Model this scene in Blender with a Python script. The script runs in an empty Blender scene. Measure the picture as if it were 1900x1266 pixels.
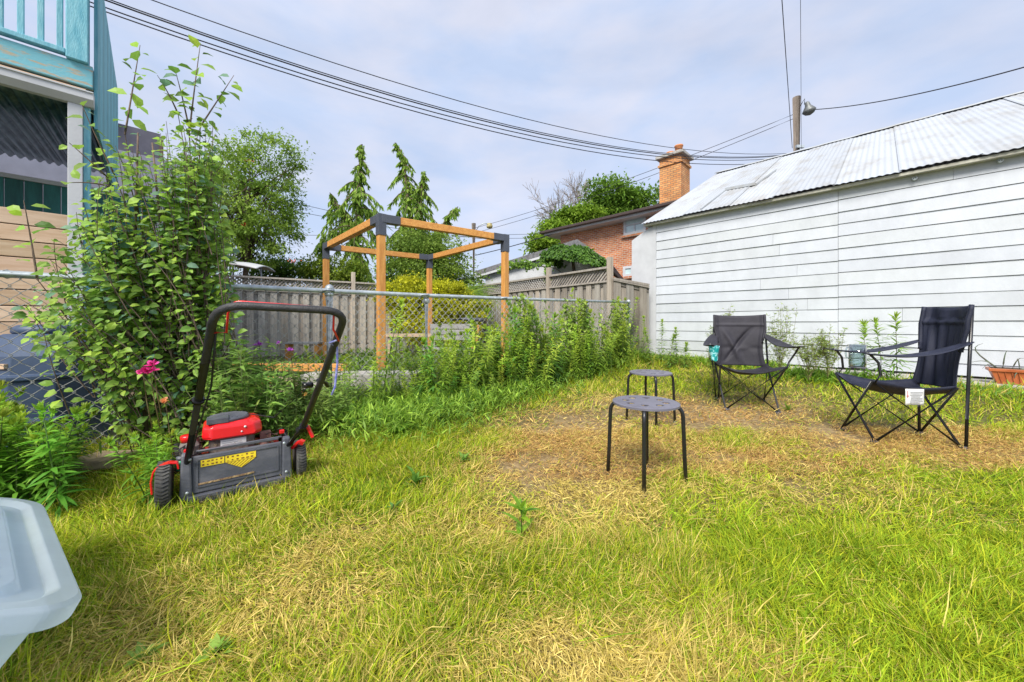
import bpy, math, random
import numpy as np
from mathutils import Vector, Matrix, Euler

R = math.radians
random.seed(7)
rng = np.random.default_rng(11)
S = bpy.context.scene
COL = S.collection

# ---------------------------------------------------------------- camera, sky, sun, exposure
F = 680.0            # focal length in photo pixels (photo 1900 wide)
CZ = 0.88            # eye height
cam = bpy.data.cameras.new('camera')
cam.sensor_width = 36.0
cam.lens = 36.0 * F / 1900.0
cam.shift_y = -35.0 / 1900.0
cam.clip_start = 0.02
cam.clip_end = 3000
co = bpy.data.objects.new('camera', cam)
co.location = (0, 0, CZ)
co.rotation_euler = (R(90), 0, 0)
COL.objects.link(co)
S.camera = co

SUN_EL, SUN_AZ = R(46), R(200)       # azimuth clockwise from +Y: behind the camera, a little to the left
w = bpy.data.worlds.new("World")
S.world = w
w.use_nodes = True
nt = w.node_tree
N, L = nt.nodes, nt.links
for n in list(N): N.remove(n)
out = N.new('ShaderNodeOutputWorld'); bg = N.new('ShaderNodeBackground')
sky = N.new('ShaderNodeTexSky'); sky.sky_type = 'NISHITA'; sky.sun_disc = False
sky.sun_elevation = SUN_EL; sky.sun_rotation = SUN_AZ
sky.air_density = 1.0; sky.dust_density = 2.5; sky.ozone_density = 2.0
tc = N.new('ShaderNodeTexCoord'); mp = N.new('ShaderNodeMapping'); mp.inputs['Scale'].default_value = (1, 1, 2.6)
n1 = N.new('ShaderNodeTexNoise'); n1.inputs['Scale'].default_value = 2.2; n1.inputs['Detail'].default_value = 7; n1.inputs['Roughness'].default_value = .55
n1.inputs['Distortion'].default_value = .6
rp = N.new('ShaderNodeValToRGB'); rp.color_ramp.elements[0].position = .30; rp.color_ramp.elements[1].position = .72
rp.color_ramp.elements[0].color = (.70, .70, .70, 1); rp.color_ramp.elements[1].color = (.90, .90, .90, 1)
cl = N.new('ShaderNodeValToRGB')
cl.color_ramp.elements[0].position = .35; cl.color_ramp.elements[0].color = (4.9, 5.85, 7.8, 1)
cl.color_ramp.elements[1].position = .68; cl.color_ramp.elements[1].color = (6.3, 6.55, 7.7, 1)
n2 = N.new('ShaderNodeTexNoise'); n2.inputs['Scale'].default_value = 5.0; n2.inputs['Detail'].default_value = 6
mx = N.new('ShaderNodeMix'); mx.data_type = 'RGBA'
L.new(tc.outputs['Generated'], mp.inputs['Vector']); L.new(mp.outputs[0], n1.inputs['Vector']); L.new(mp.outputs[0], n2.inputs['Vector'])
L.new(n1.outputs['Fac'], rp.inputs['Fac']); L.new(n2.outputs['Fac'], cl.inputs['Fac'])
L.new(rp.outputs['Color'], mx.inputs['Factor']); L.new(sky.outputs['Color'], mx.inputs['A']); L.new(cl.outputs['Color'], mx.inputs['B'])
L.new(mx.outputs['Result'], bg.inputs['Color']); bg.inputs['Strength'].default_value = 0.065
L.new(bg.outputs[0], out.inputs['Surface'])

sl = bpy.data.lights.new('sun', 'SUN'); sl.energy = 2.5; sl.angle = R(24); sl.color = (1.0, .95, .86)
so = bpy.data.objects.new('sun', sl); COL.objects.link(so)
sd = Vector((math.sin(SUN_AZ) * math.cos(SUN_EL), math.cos(SUN_AZ) * math.cos(SUN_EL), math.sin(SUN_EL)))
so.rotation_euler = sd.to_track_quat('Z', 'Y').to_euler()
S.view_settings.view_transform = 'Standard'; S.view_settings.look = 'None'
S.view_settings.exposure = 1.08; S.view_settings.gamma = 1.0
S.cycles.max_bounces = 6; S.cycles.diffuse_bounces = 3; S.cycles.transparent_max_bounces = 8

# ---------------------------------------------------------------- placing helpers
def ray(px, py): return Vector(((px - 950) / F, 1.0, (598 - py) / F))
def P(px, py, Y): return Vector((0, 0, CZ)) + ray(px, py) * Y
UX = Vector((.7008, -.7134, 0)); UN = Vector((.7134, .7008, 0))      # the lots' common directions
YAW = math.atan2(-.7134, .7008)
def hit(px, py, D, n=UN):
    r = ray(px, py); t = (Vector(D) - Vector((0, 0, CZ))).dot(n) / r.dot(n)
    return Vector((0, 0, CZ)) + r * t
def smooth(t):
    t = np.clip(t, 0, 1); return t * t * (3 - 2 * t)
def ground(x, y):
    d = 6.952 - (.7134 * np.asarray(x, float) + .7008 * np.asarray(y, float))
    g = .2 * smooth((2.6 - d) / 2.2)
    und = .012 * np.sin(1.7 * np.asarray(x) + .6) * np.sin(1.3 * np.asarray(y) + 1.1)
    return g * smooth((9.0 - np.abs(np.asarray(y))) / .8) + und
def gz(x, y): return float(ground(x, y))

# ---------------------------------------------------------------- materials
def mat(name, color, rough=.6, metal=0., var=.0, vscale=8., stretch=(1, 1, 1), color2=None, lo=.35, hi=.65, bump=0., bscale=40.,
        attr=False, trans=0., spec=.5, alpha=1., detail=6, coat=0.):
    m = bpy.data.materials.new(name); m.use_nodes = True
    t = m.node_tree; N, L = t.nodes, t.links; b = N['Principled BSDF']
    b.inputs['Roughness'].default_value = rough; b.inputs['Metallic'].default_value = metal
    b.inputs['Specular IOR Level'].default_value = spec; b.inputs['Coat Weight'].default_value = coat
    c = color if len(color) == 4 else (*color, 1)
    last = None
    tcn = N.new('ShaderNodeTexCoord'); mpn = N.new('ShaderNodeMapping'); mpn.inputs['Scale'].default_value = stretch
    L.new(tcn.outputs['Object'], mpn.inputs['Vector'])
    if color2 is not None or var > 0:
        nn = N.new('ShaderNodeTexNoise'); nn.inputs['Scale'].default_value = vscale; nn.inputs['Detail'].default_value = detail
        nn.inputs['Roughness'].default_value = .62
        L.new(mpn.outputs[0], nn.inputs['Vector'])
        rr = N.new('ShaderNodeValToRGB'); rr.color_ramp.elements[0].position = lo; rr.color_ramp.elements[1].position = hi
        if color2 is None:
            rr.color_ramp.elements[0].color = (*[max(0, v * (1 - var)) for v in c[:3]], 1)
            rr.color_ramp.elements[1].color = (*[min(1, v * (1 + var)) for v in c[:3]], 1)
        else:
            rr.color_ramp.elements[0].color = c; rr.color_ramp.elements[1].color = (*color2[:3], 1)
        L.new(nn.outputs['Fac'], rr.inputs['Fac']); last = rr.outputs['Color']
    if attr:
        at = N.new('ShaderNodeAttribute'); at.attribute_name = 'Col'
        if last is None and c[:3] == (1, 1, 1): last = at.outputs['Color']
        else:
            mu = N.new('ShaderNodeMix'); mu.data_type = 'RGBA'; mu.blend_type = 'MULTIPLY'; mu.inputs['Factor'].default_value = 1
            if last is None: mu.inputs['A'].default_value = c
            else: L.new(last, mu.inputs['A'])
            L.new(at.outputs['Color'], mu.inputs['B']); last = mu.outputs['Result']
    if last is None: b.inputs['Base Color'].default_value = c
    else: L.new(last, b.inputs['Base Color'])
    if bump > 0:
        bn = N.new('ShaderNodeTexNoise'); bn.inputs['Scale'].default_value = bscale; bn.inputs['Detail'].default_value = 4
        L.new(mpn.outputs[0], bn.inputs['Vector'])
        bp = N.new('ShaderNodeBump'); bp.inputs['Strength'].default_value = bump; bp.inputs['Distance'].default_value = .01
        L.new(bn.outputs['Fac'], bp.inputs['Height']); L.new(bp.outputs[0], b.inputs['Normal'])
    if trans > 0:
        tr = N.new('ShaderNodeBsdfTranslucent'); ms = N.new('ShaderNodeMixShader'); ms.inputs[0].default_value = trans
        if last is None: tr.inputs['Color'].default_value = c
        else: L.new(last, tr.inputs['Color'])
        o = N['Material Output']
        L.new(b.outputs[0], ms.inputs[1]); L.new(tr.outputs[0], ms.inputs[2]); L.new(ms.outputs[0], o.inputs['Surface'])
    if alpha < 1: b.inputs['Alpha'].default_value = alpha
    return m

def brick_mat(name, c1, c2, mortar, s=1.0):
    m = bpy.data.materials.new(name); m.use_nodes = True
    t = m.node_tree; N, L = t.nodes, t.links; b = N['Principled BSDF']; b.inputs['Roughness'].default_value = .85
    tcn = N.new('ShaderNodeTexCoord'); sp = N.new('ShaderNodeSeparateXYZ'); ad = N.new('ShaderNodeMath'); ad.operation = 'ADD'; cb = N.new('ShaderNodeCombineXYZ')
    L.new(tcn.outputs['Object'], sp.inputs[0]); L.new(sp.outputs['X'], ad.inputs[0]); L.new(sp.outputs['Y'], ad.inputs[1])
    L.new(ad.outputs[0], cb.inputs['X']); L.new(sp.outputs['Z'], cb.inputs['Y'])
    br = N.new('ShaderNodeTexBrick'); br.inputs['Color1'].default_value = (*c1, 1); br.inputs['Color2'].default_value = (*c2, 1); br.inputs['Mortar'].default_value = (*mortar, 1)
    br.inputs['Scale'].default_value = 1; br.inputs['Brick Width'].default_value = .23 * s; br.inputs['Row Height'].default_value = .085 * s
    br.inputs['Mortar Size'].default_value = .011 * s; br.inputs['Bias'].default_value = -.1
    L.new(cb.outputs[0], br.inputs['Vector'])
    nn = N.new('ShaderNodeTexNoise'); nn.inputs['Scale'].default_value = 2.2; nn.inputs['Detail'].default_value = 5; L.new(tcn.outputs['Object'], nn.inputs['Vector'])
    rr = N.new('ShaderNodeValToRGB'); rr.color_ramp.elements[0].color = (.7, .7, .7, 1); rr.color_ramp.elements[1].color = (1.2, 1.15, 1.1, 1)
    rr.color_ramp.elements[0].position = .3; rr.color_ramp.elements[1].position = .7
    L.new(nn.outputs['Fac'], rr.inputs['Fac'])
    mu = N.new('ShaderNodeMix'); mu.data_type = 'RGBA'; mu.blend_type = 'MULTIPLY'; mu.inputs['Factor'].default_value = 1
    L.new(br.outputs['Color'], mu.inputs['A']); L.new(rr.outputs['Color'], mu.inputs['B']); L.new(mu.outputs['Result'], b.inputs['Base Color'])
    bp = N.new('ShaderNodeBump'); bp.inputs['Strength'].default_value = .6; bp.inputs['Distance'].default_value = .01; bp.invert = True
    L.new(br.outputs['Fac'], bp.inputs['Height']); L.new(bp.outputs[0], b.inputs['Normal'])
    return m

M = {}
M['white_siding'] = mat('white_siding_paint', (.53, .56, .60), .55, var=.07, vscale=3.2, stretch=(1, 1, .5), attr=True, bump=.15, bscale=30)
M['white_trim'] = mat('white_trim_paint', (.52, .535, .56), .5, var=.08, vscale=3, bump=.1)
M['dark_gap'] = mat('dark_gap', (.12, .12, .13), .9, var=.2)
M['tin'] = mat('painted_corrugated_metal', (.42, .445, .465), .5, .0, color2=(.34, .33, .30), vscale=3.2, stretch=(1, .4, .4), lo=.48, hi=.70, attr=True, spec=.6)
M['eave_wood'] = mat('weathered_cream_board', (.46, .45, .38), .8, var=.2, vscale=6)
M['concrete'] = mat('old_concrete', (.40, .38, .35), .9, var=.25, vscale=9, bump=.4)
M['galv'] = mat('galvanised_steel', (.46, .51, .54), .42, .35, var=.22, vscale=14, attr=True)
M['galv_wire'] = mat('galvanised_wire', (.42, .43, .44), .5, .3, var=.3)
M['cedar'] = mat('stained_orange_pine', (.70, .35, .09), .6, color2=(.52, .22, .05), vscale=3.5, stretch=(9, 9, 1.2), attr=True, bump=.15)
M['cedar_h'] = mat('stained_orange_pine_beam', (.70, .35, .09), .6, color2=(.52, .22, .05), vscale=3.5, stretch=(1.2, 9, 9), attr=True, bump=.15)
M['bracket'] = mat('dark_blue_grey_steel', (.075, .085, .11), .5, .1, var=.1)
M['picket'] = mat('weathered_fence_wood', (.47, .43, .38), .85, color2=(.31, .275, .24), vscale=2.2, stretch=(12, 12, 1), attr=True, bump=.3)
M['plank'] = mat('fresh_cedar_planks', (.68, .51, .37), .75, color2=(.54, .37, .24), vscale=2.2, stretch=(1.2, 1.2, 12), attr=True, bump=.2)
M['teal'] = mat('peeling_turquoise_paint', (.12, .40, .50), .6, color2=(.26, .56, .64), vscale=7, stretch=(5, 5, .8), attr=True, bump=.35)
M['teal_beam'] = mat('peeling_turquoise_beam_paint', (.17, .46, .54), .65, color2=(.42, .36, .26), vscale=6, stretch=(4, .9, 5), lo=.52, hi=.60, attr=True, bump=.35)
M['green_board'] = mat('dark_green_board_paint', (.02, .13, .12), .6, var=.25, vscale=5, stretch=(4, 4, .6), attr=True)
M['tin_dark'] = mat('dark_corrugated_underside', (.14, .22, .24), .3, .6, color2=(.04, .08, .10), vscale=7)
M['grey_wall'] = mat('lavender_grey_stucco', (.26, .26, .33), .9, var=.08, vscale=5)
M['dark_siding'] = mat('dark_grey_siding', (.10, .10, .13), .7, var=.12, vscale=4)
M['brown_trim'] = mat('dark_brown_metal_trim', (.06, .04, .035), .5, var=.15)
M['shingle'] = mat('grey_roof_shingles', (.20, .20, .21), .9, color2=(.10, .10, .11), vscale=14, stretch=(1, 2.2, 1), attr=False, bump=.5)
M['brick'] = brick_mat('orange_brown_brick', (.42, .13, .055), (.60, .24, .10), (.50, .44, .36))
M['brick_yellow'] = brick_mat('yellow_orange_brick', (.60, .25, .08), (.68, .36, .14), (.25, .17, .12), .95)
M['brick_orange'] = brick_mat('orange_brick', (.72, .22, .03), (.78, .30, .05), (.30, .10, .03), 1.1)
M['glass'] = mat('window_glass', (.50, .64, .66), .12, var=.15, vscale=2, spec=.9)
M['clay'] = mat('terracotta_flue', (.60, .24, .10), .8, var=.15)
M['pole'] = mat('weathered_pole_wood', (.30, .25, .20), .9, color2=(.18, .14, .11), vscale=3, stretch=(9, 9, .8), bump=.4)
M['wire'] = mat('black_cable', (.02, .02, .025), .6, var=.1)
M['black_tube'] = mat('black_powder_coat', (.012, .012, .014), .32, .0, var=.2, spec=.6)
M['foam'] = mat('black_foam_grip', (.03, .03, .032), .55, var=.3, vscale=30, bump=.3, bscale=200)
M['red'] = mat('glossy_red_plastic', (.72, .012, .016), .28, var=.08, vscale=6, coat=.3)
M['red_dirty'] = mat('worn_red_steel', (.50, .02, .02), .5, color2=(.22, .06, .04), vscale=16, lo=.5, hi=.75)
M['dark_plastic'] = mat('charcoal_plastic', (.075, .08, .10), .5, color2=(.15, .15, .17), vscale=7, stretch=(1, 1, 2), lo=.45, hi=.75, bump=.12, bscale=60)
M['engine_grey'] = mat('dirty_engine_casting', (.20, .18, .165), .6, color2=(.10, .075, .06), vscale=20, bump=.5)
M['mud'] = mat('dried_clippings', (.46, .33, .17), .95, color2=(.18, .10, .06), vscale=40, bump=.8, bscale=90)
M['rust'] = mat('rusty_steel', (.17, .085, .07), .8, var=.4, vscale=20)
M['rubber'] = mat('dusty_rubber', (.045, .045, .045), .85, color2=(.13, .125, .11), vscale=18, lo=.45, hi=.7)
M['rim_cream'] = mat('cream_wheel_hub', (.50, .47, .38), .6, var=.2, vscale=12)
M['yellow'] = mat('yellow_sticker', (.80, .60, .02), .5, var=.08, vscale=20)
M['sticker_ink'] = mat('sticker_ink', (.20, .08, .02), .6, var=.1)
M['label_white'] = mat('white_paper_label', (.72, .72, .72), .6, var=.06, vscale=20)
M['ink'] = mat('grey_ink', (.30, .30, .32), .7, var=.1)
M['ink_red'] = mat('red_ink', (.55, .05, .05), .7, var=.1)
M['green_cap'] = mat('green_plastic_cap', (.0, .36, .17), .4, var=.1)
M['blue_cord'] = mat('blue_woven_cord', (.10, .12, .50), .8, color2=(.4, .42, .7), vscale=90)
M['seat_grey'] = mat('dark_grey_seat_coating', (.15, .145, .185), .42, var=.1, vscale=6, spec=.55)
M['canvas'] = mat('black_polyester', (.024, .023, .030), .62, color2=(.042, .040, .052), vscale=5, bump=.25, bscale=500, spec=.35)
M['canvas_blue'] = mat('navy_black_polyester', (.013, .016, .034), .55, color2=(.028, .032, .060), vscale=4, stretch=(3, 3, .8), bump=.25, bscale=500, spec=.4)
M['teal_pack'] = mat('teal_wrapper', (.0, .28, .28), .4, color2=(.35, .70, .75), vscale=26, lo=.48, hi=.56)
M['terracotta'] = mat('terracotta_plastic', (.52, .15, .05), .4, color2=(.34, .08, .02), vscale=12, stretch=(1, 1, .4))
M['soil'] = mat('dark_soil', (.07, .05, .035), .95, var=.4, vscale=30, bump=.6)
M['aloe'] = mat('aloe_green', (.13, .20, .11), .45, color2=(.10, .08, .07), vscale=7)
M['tote'] = mat('frosted_white_plastic', (.74, .84, .95), .24, var=.08, vscale=3, trans=.55, spec=.6, alpha=.72)
M['compost'] = mat('slate_blue_plastic', (.045, .075, .14), .5, var=.15, vscale=4, bump=.1)
M['stone'] = mat('sandstone_slab', (.46, .35, .24), .9, color2=(.34, .26, .18), vscale=12, bump=.5)
M['grey_timber'] = mat('bleached_grey_timber', (.42, .41, .40), .85, color2=(.28, .27, .26), vscale=4, stretch=(1, 10, 10), bump=.2)
M['leaf'] = mat('leaf', (1, 1, 1), .5, attr=True, trans=.45, spec=.4)
M['leaf_far'] = mat('leaf_far', (1, 1, 1), .6, attr=True, trans=.45, spec=.2)
M['blade'] = mat('grass_blade', (1, 1, 1), .7, attr=True, trans=.25, spec=.12)
M['petal'] = mat('petal', (1, 1, 1), .55, attr=True, trans=.3)
M['stem'] = mat('plant_stem', (.20, .20, .07), .7, color2=(.16, .10, .05), vscale=5)
M['bark'] = mat('bark', (.14, .10, .075), .9, var=.4, vscale=14, bump=.6)
M['berry'] = mat('orange_red_berries', (.60, .10, .02), .5, var=.2)

# ---------------------------------------------------------------- mesh helpers
def ortho(d):
    d = d.normalized(); a = Vector((0, 0, 1)) if abs(d.z) < .95 else Vector((1, 0, 0))
    s = d.cross(a).normalized(); return s, s.cross(d).normalized()

class MB:
    def __init__(s): s.v = []; s.f = []; s.cc = []; s.c = (1, 1, 1); s.sm = []; s.smooth = False
    def _add(s, vs, fs, smooth=None):
        b = len(s.v); s.v += [tuple(x) for x in vs]; s.cc += [s.c] * len(vs)
        s.f += [tuple(i + b for i in f) for f in fs]; s.sm += [s.smooth if smooth is None else smooth] * len(fs)
        return s
    def hexa(s, p):       # 8 points: bottom ring then top ring
        return s._add(p, [(3, 2, 1, 0), (4, 5, 6, 7), (0, 1, 5, 4), (1, 2, 6, 5), (2, 3, 7, 6), (3, 0, 4, 7)])
    def box(s, x0, x1, y0, y1, z0, z1):
        return s.hexa([(x0, y0, z0), (x1, y0, z0), (x1, y1, z0), (x0, y1, z0), (x0, y0, z1), (x1, y0, z1), (x1, y1, z1), (x0, y1, z1)])
    def bar(s, p0, p1, wd, ht, up=(0, 0, 1)):
        p0, p1 = Vector(p0), Vector(p1); d = (p1 - p0).normalized(); u = Vector(up)
        sd = d.cross(u)
        if sd.length < 1e-4: sd = d.cross(Vector((1, 0, 0)))
        sd.normalize(); u = sd.cross(d).normalized(); a, b = sd * wd / 2, u * ht / 2
        return s.hexa([p0 - a - b, p0 + a - b, p1 + a - b, p1 - a - b, p0 - a + b, p0 + a + b, p1 + a + b, p1 - a + b])
    def tube(s, pts, r, seg=8, cap=True):
        pts = [Vector(p) for p in pts]; n = len(pts); rs = r if isinstance(r, (list, tuple)) else [r] * n
        vs = []; ref = None
        for i, p in enumerate(pts):
            d = (pts[min(i + 1, n - 1)] - pts[max(i - 1, 0)])
            if d.length < 1e-9: d = Vector((0, 0, 1))
            d.normalize()
            if ref is None: a, b = ortho(d)
            else:
                a = ref - d * ref.dot(d)
                if a.length < 1e-5: a, b = ortho(d)
                a.normalize(); b = d.cross(a)
            ref = a
            for k in range(seg):
                t = 2 * math.pi * k / seg; vs.append(p + (a * math.cos(t) + b * math.sin(t)) * rs[i])
        fs = [(i * seg + k, i * seg + (k + 1) % seg, (i + 1) * seg + (k + 1) % seg, (i + 1) * seg + k) for i in range(n - 1) for k in range(seg)]
        s._add(vs, fs, True)
        if cap:
            b = len(s.v) - n * seg
            s.f += [tuple(b + k for k in range(seg))[::-1], tuple(b + (n - 1) * seg + k for k in range(seg))]; s.sm += [False, False]
        return s
    def lathe(s, prof, c=(0, 0, 0), axis=(0, 0, 1), seg=20, smooth=True):
        ax = Vector(axis).normalized(); a, b = ortho(ax); c = Vector(c); vs = []
        for r, h in prof:
            for k in range(seg):
                t = 2 * math.pi * k / seg; vs.append(c + ax * h + (a * math.cos(t) + b * math.sin(t)) * r)
        m = len(prof)
        fs = [(i * seg + k, (i + 1) * seg + k, (i + 1) * seg + (k + 1) % seg, i * seg + (k + 1) % seg) for i in range(m - 1) for k in range(seg)]
        s._add(vs, fs, smooth)
        b0 = len(s.v) - m * seg
        if prof[0][0] > 1e-4: s.f.append(tuple(b0 + k for k in range(seg))); s.sm.append(False)
        if prof[-1][0] > 1e-4: s.f.append(tuple(b0 + (m - 1) * seg + k for k in range(seg))[::-1]); s.sm.append(False)
        return s
    def prism(s, poly, d0, d1, fn):    # polygon in a plane, extruded; fn(a, b, depth) -> point
        n = len(poly); vs = [fn(a, b, d0) for a, b in poly] + [fn(a, b, d1) for a, b in poly]
        return s._add(vs, [tuple(range(n))[::-1], tuple(range(n, 2 * n))] + [(i, (i + 1) % n, n + (i + 1) % n, n + i) for i in range(n)])
    def grid(s, fn, nu, nv, smooth=True, thick=0.):
        vs = [Vector(fn(i / nu, j / nv)) for j in range(nv + 1) for i in range(nu + 1)]
        W = nu + 1; q = [(j * W + i, j * W + i + 1, (j + 1) * W + i + 1, (j + 1) * W + i) for j in range(nv) for i in range(nu)]
        if thick:
            nrm = []
            for j in range(nv + 1):
                for i in range(nu + 1):
                    a = vs[j * W + min(i + 1, nu)] - vs[j * W + max(i - 1, 0)]; b = vs[min(j + 1, nv) * W + i] - vs[max(j - 1, 0) * W + i]
                    c = a.cross(b); nrm.append(c.normalized() if c.length > 1e-9 else Vector((0, 0, 1)))
            K = len(vs); vs = vs + [v - n_ * thick for v, n_ in zip(vs, nrm)]
            q2 = [tuple(i + K for i in f)[::-1] for f in q]
            ed = [j for j in range(nu)]; sides = []
            for i in range(nu):
                sides.append((i + 1, i, i + K, i + 1 + K)); t = nv * W + i; sides.append((t, t + 1, t + 1 + K, t + K))
            for j in range(nv):
                a = j * W; b = (j + 1) * W; sides.append((a, b, b + K, a + K)); a += nu; b += nu; sides.append((b, a, a + K, b + K))
            q = q + q2 + sides
        return s._add(vs, q, smooth)
    def geo(s):
        V = np.array(s.v, dtype=np.float32).reshape(-1, 3); loops = np.array([i for f in s.f for i in f], dtype=np.int32)
        cnt = np.array([len(f) for f in s.f], dtype=np.int32); return V, loops, cnt, np.array(s.cc, dtype=np.float32).reshape(-1, 3), np.array(s.sm, bool)
    def build(s, name, material, parent=None, world=False, bevel=0., origin=None):
        return geo_obj(name, [s.geo()], material, parent, world, bevel, origin)

def merge(gs):
    gs = [g for g in gs if len(g[0])]
    off = 0; V = []; Lp = []; C = []; K = []; SM = []
    for v, l, c, k, sm in gs:
        V.append(v); Lp.append(l + off); C.append(c); K.append(k); SM.append(sm); off += len(v)
    return np.concatenate(V), np.concatenate(Lp), np.concatenate(C), np.concatenate(K), np.concatenate(SM)

def geo_obj(name, gs, material, parent=None, world=False, bevel=0., origin=None):
    V, Lp, C, K, SM = merge(gs)
    if world and parent is not None:
        mw = (Matrix.Translation(parent.location) @ parent.rotation_euler.to_matrix().to_4x4()).inverted()
        if parent.get('_m'): pass
        A = np.array(mw); V = V @ A[:3, :3].T.astype(np.float32) + A[:3, 3].astype(np.float32)
    if origin is not None: V = V - np.array(origin, dtype=np.float32)
    me = bpy.data.meshes.new(name)
    me.vertices.add(len(V)); me.vertices.foreach_set('co', V.astype(np.float32).ravel())
    me.loops.add(len(Lp)); me.loops.foreach_set('vertex_index', Lp.astype(np.int32))
    me.polygons.add(len(C)); st = np.zeros(len(C), np.int32); st[1:] = np.cumsum(C)[:-1]
    me.polygons.foreach_set('loop_start', st)
    me.polygons.foreach_set('use_smooth', SM)
    me.update(calc_edges=True)
    a = me.color_attributes.new('Col', 'FLOAT_COLOR', 'POINT')
    a.data.foreach_set('color', np.concatenate([K, np.ones((len(K), 1), np.float32)], 1).astype(np.float32).ravel())
    me.materials.append(material)
    o = bpy.data.objects.new(name, me); COL.objects.link(o)
    if parent is not None: o.parent = parent
    if origin is not None: o.location = origin
    if bevel > 0:
        bm = o.modifiers.new('bevel', 'BEVEL'); bm.width = bevel; bm.segments = 2; bm.limit_method = 'ANGLE'; bm.angle_limit = R(40)
    return o

def tag(o, label=None, cat=None, group=None, kind=None):
    if label: o['label'] = label
    if cat: o['category'] = cat
    if group: o['group'] = group
    if kind: o['kind'] = kind
    return o
def thing(name, label, cat, loc=(0, 0, 0), rz=0., group=None):
    o = bpy.data.objects.new(name, None); COL.objects.link(o); o.location = loc; o.rotation_euler = (0, 0, rz); o.empty_display_size = .1
    return tag(o, label, cat, group)
def part(o, label): o['label'] = label; return o

# leaves ---------------------------------------------------------
BROAD = (np.array([(0, 0, 0), (.42, .3, .09), (.36, .66, .05), (0, 1, -.16), (-.36, .66, .05), (-.42, .3, .09), (0, .5, 0)], np.float32),
         [(0, 1, 6), (1, 2, 6), (2, 3, 6), (3, 4, 6), (4, 5, 6), (5, 0, 6)])
LANCE = (np.array([(0, 0, 0), (.5, .3, .02), (-.5, .3, .02), (.36, .68, -.06), (-.36, .68, -.06), (0, 1, -.2)], np.float32), [(0, 1, 2), (1, 3, 4, 2), (3, 5, 4)])
RHOMB = (np.array([(0, 0, 0), (.5, .45, .05), (0, 1, -.05), (-.5, .45, .05)], np.float32), [(0, 1, 2, 3)])
BLADE = (np.array([(-.5, 0, 0), (.5, 0, 0), (.42, .5, -.07), (-.42, .5, -.07), (0, 1, -.3)], np.float32), [(0, 1, 2, 3), (3, 2, 4)])
PET = (np.array([(0, 0, 0), (.5, .6, .1), (.25, 1, .0), (-.25, 1, .0), (-.5, .6, .1)], np.float32), [(0, 1, 2, 3, 4)])
def vnoise(x, y, s, seed):
    r = np.random.default_rng(seed); G = r.random((64, 64)); u, v = np.asarray(x) * s + 100.3, np.asarray(y) * s + 100.7
    i, j = np.floor(u).astype(int), np.floor(v).astype(int); fu, fv = u - i, v - j; fu = fu * fu * (3 - 2 * fu); fv = fv * fv * (3 - 2 * fv); g = lambda a, b: G[a % 64, b % 64]
    return (g(i, j) * (1 - fu) + g(i + 1, j) * fu) * (1 - fv) + (g(i, j + 1) * (1 - fu) + g(i + 1, j + 1) * fu) * fv
def fnoise(x, y, s, seed): return (vnoise(x, y, s, seed) + .5 * vnoise(x, y, s * 2.1, seed + 1) + .25 * vnoise(x, y, s * 4.3, seed + 2)) / 1.75
def norm(a): return a / np.maximum(np.linalg.norm(a, axis=1, keepdims=True), 1e-6)
def leaves(tpl, pos, d, up, Ln, Wd, col):
    T, Fs = tpl; n = len(pos)
    pos = np.asarray(pos, np.float32); d = norm(np.asarray(d, np.float32)); up = np.asarray(up, np.float32)
    s = norm(np.cross(d, up) + 1e-5); u = np.cross(s, d)
    Ln = np.broadcast_to(np.asarray(Ln, np.float32), (n,)); Wd = np.broadcast_to(np.asarray(Wd, np.float32), (n,))
    V = (pos[:, None] + s[:, None] * (T[None, :, 0:1] * Wd[:, None, None]) + d[:, None] * (T[None, :, 1:2] * Ln[:, None, None]) + u[:, None] * (T[None, :, 2:3] * Ln[:, None, None]))
    k = len(T); lp = np.array([i for f in Fs for i in f], np.int32); ct = np.array([len(f) for f in Fs], np.int32)
    Lp = (lp[None] + (np.arange(n, dtype=np.int32) * k)[:, None]).ravel()
    C = np.tile(ct, n); K = np.repeat(np.asarray(col, np.float32).reshape(n, 3), k, axis=0)
    return V.reshape(-1, 3), Lp, C, K, np.zeros(len(C), bool)
def inst(g, mats, tint=None):
    V, Lp, C, K, SM = g; n = len(mats); A = np.asarray(mats, np.float32)
    VV = (np.einsum('nij,kj->nki', A[:, :3, :3], V) + A[:, None, :3, 3]).reshape(-1, 3)
    LL = (Lp[None] + (np.arange(n, dtype=np.int32) * len(V))[:, None]).ravel()
    KK = np.tile(K, (n, 1))
    if tint is not None: KK = KK * np.repeat(np.asarray(tint, np.float32).reshape(n, -1), len(V), axis=0)
    return VV, LL, np.tile(C, n), KK, np.tile(SM, n)
def cols(n, a, b, jitter=.12, t=None):
    t = rng.random(n) if t is None else t
    c = np.array(a)[None] * (1 - t[:, None]) + np.array(b)[None] * t[:, None]
    return np.clip(c * (1 + rng.normal(0, jitter, (n, 1))), .004, 1).astype(np.float32)
def rdir(n): return norm(rng.normal(0, 1, (n, 3)))

# ================================================================ GROUND
def in_dry(x, y):
    def g(cx, cy, rx, ry, a=0.):
        dx, dy = x - cx, y - cy; c, s = math.cos(a), math.sin(a); u = (dx * c + dy * s) / rx; v = (-dx * s + dy * c) / ry
        return np.exp(-(u * u + v * v) ** 1.6)
    d = np.maximum.reduce([g(.75, 3.15, .95, .95), g(.45, 2.25, .75, .62), g(1.5, 2.45, 1.1, .75), g(2.6, 2.65, 1.3, .6), g(1.8, 3.6, 1.4, .8), .75 * g(-.62, 1.3, .42, .38), .6 * g(-.1, 1.55, .5, .2), .6 * g(.3, .95, .6, .14), .5 * g(-1.0, 1.1, .3, .3)])
    wv = 1.3 * (fnoise(x, y, 1.6, 5) - .5) * .7 + .5 * (vnoise(x, y, 7., 9) - .5)
    return np.clip(d + wv * (.4 + d), 0, 1)

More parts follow.
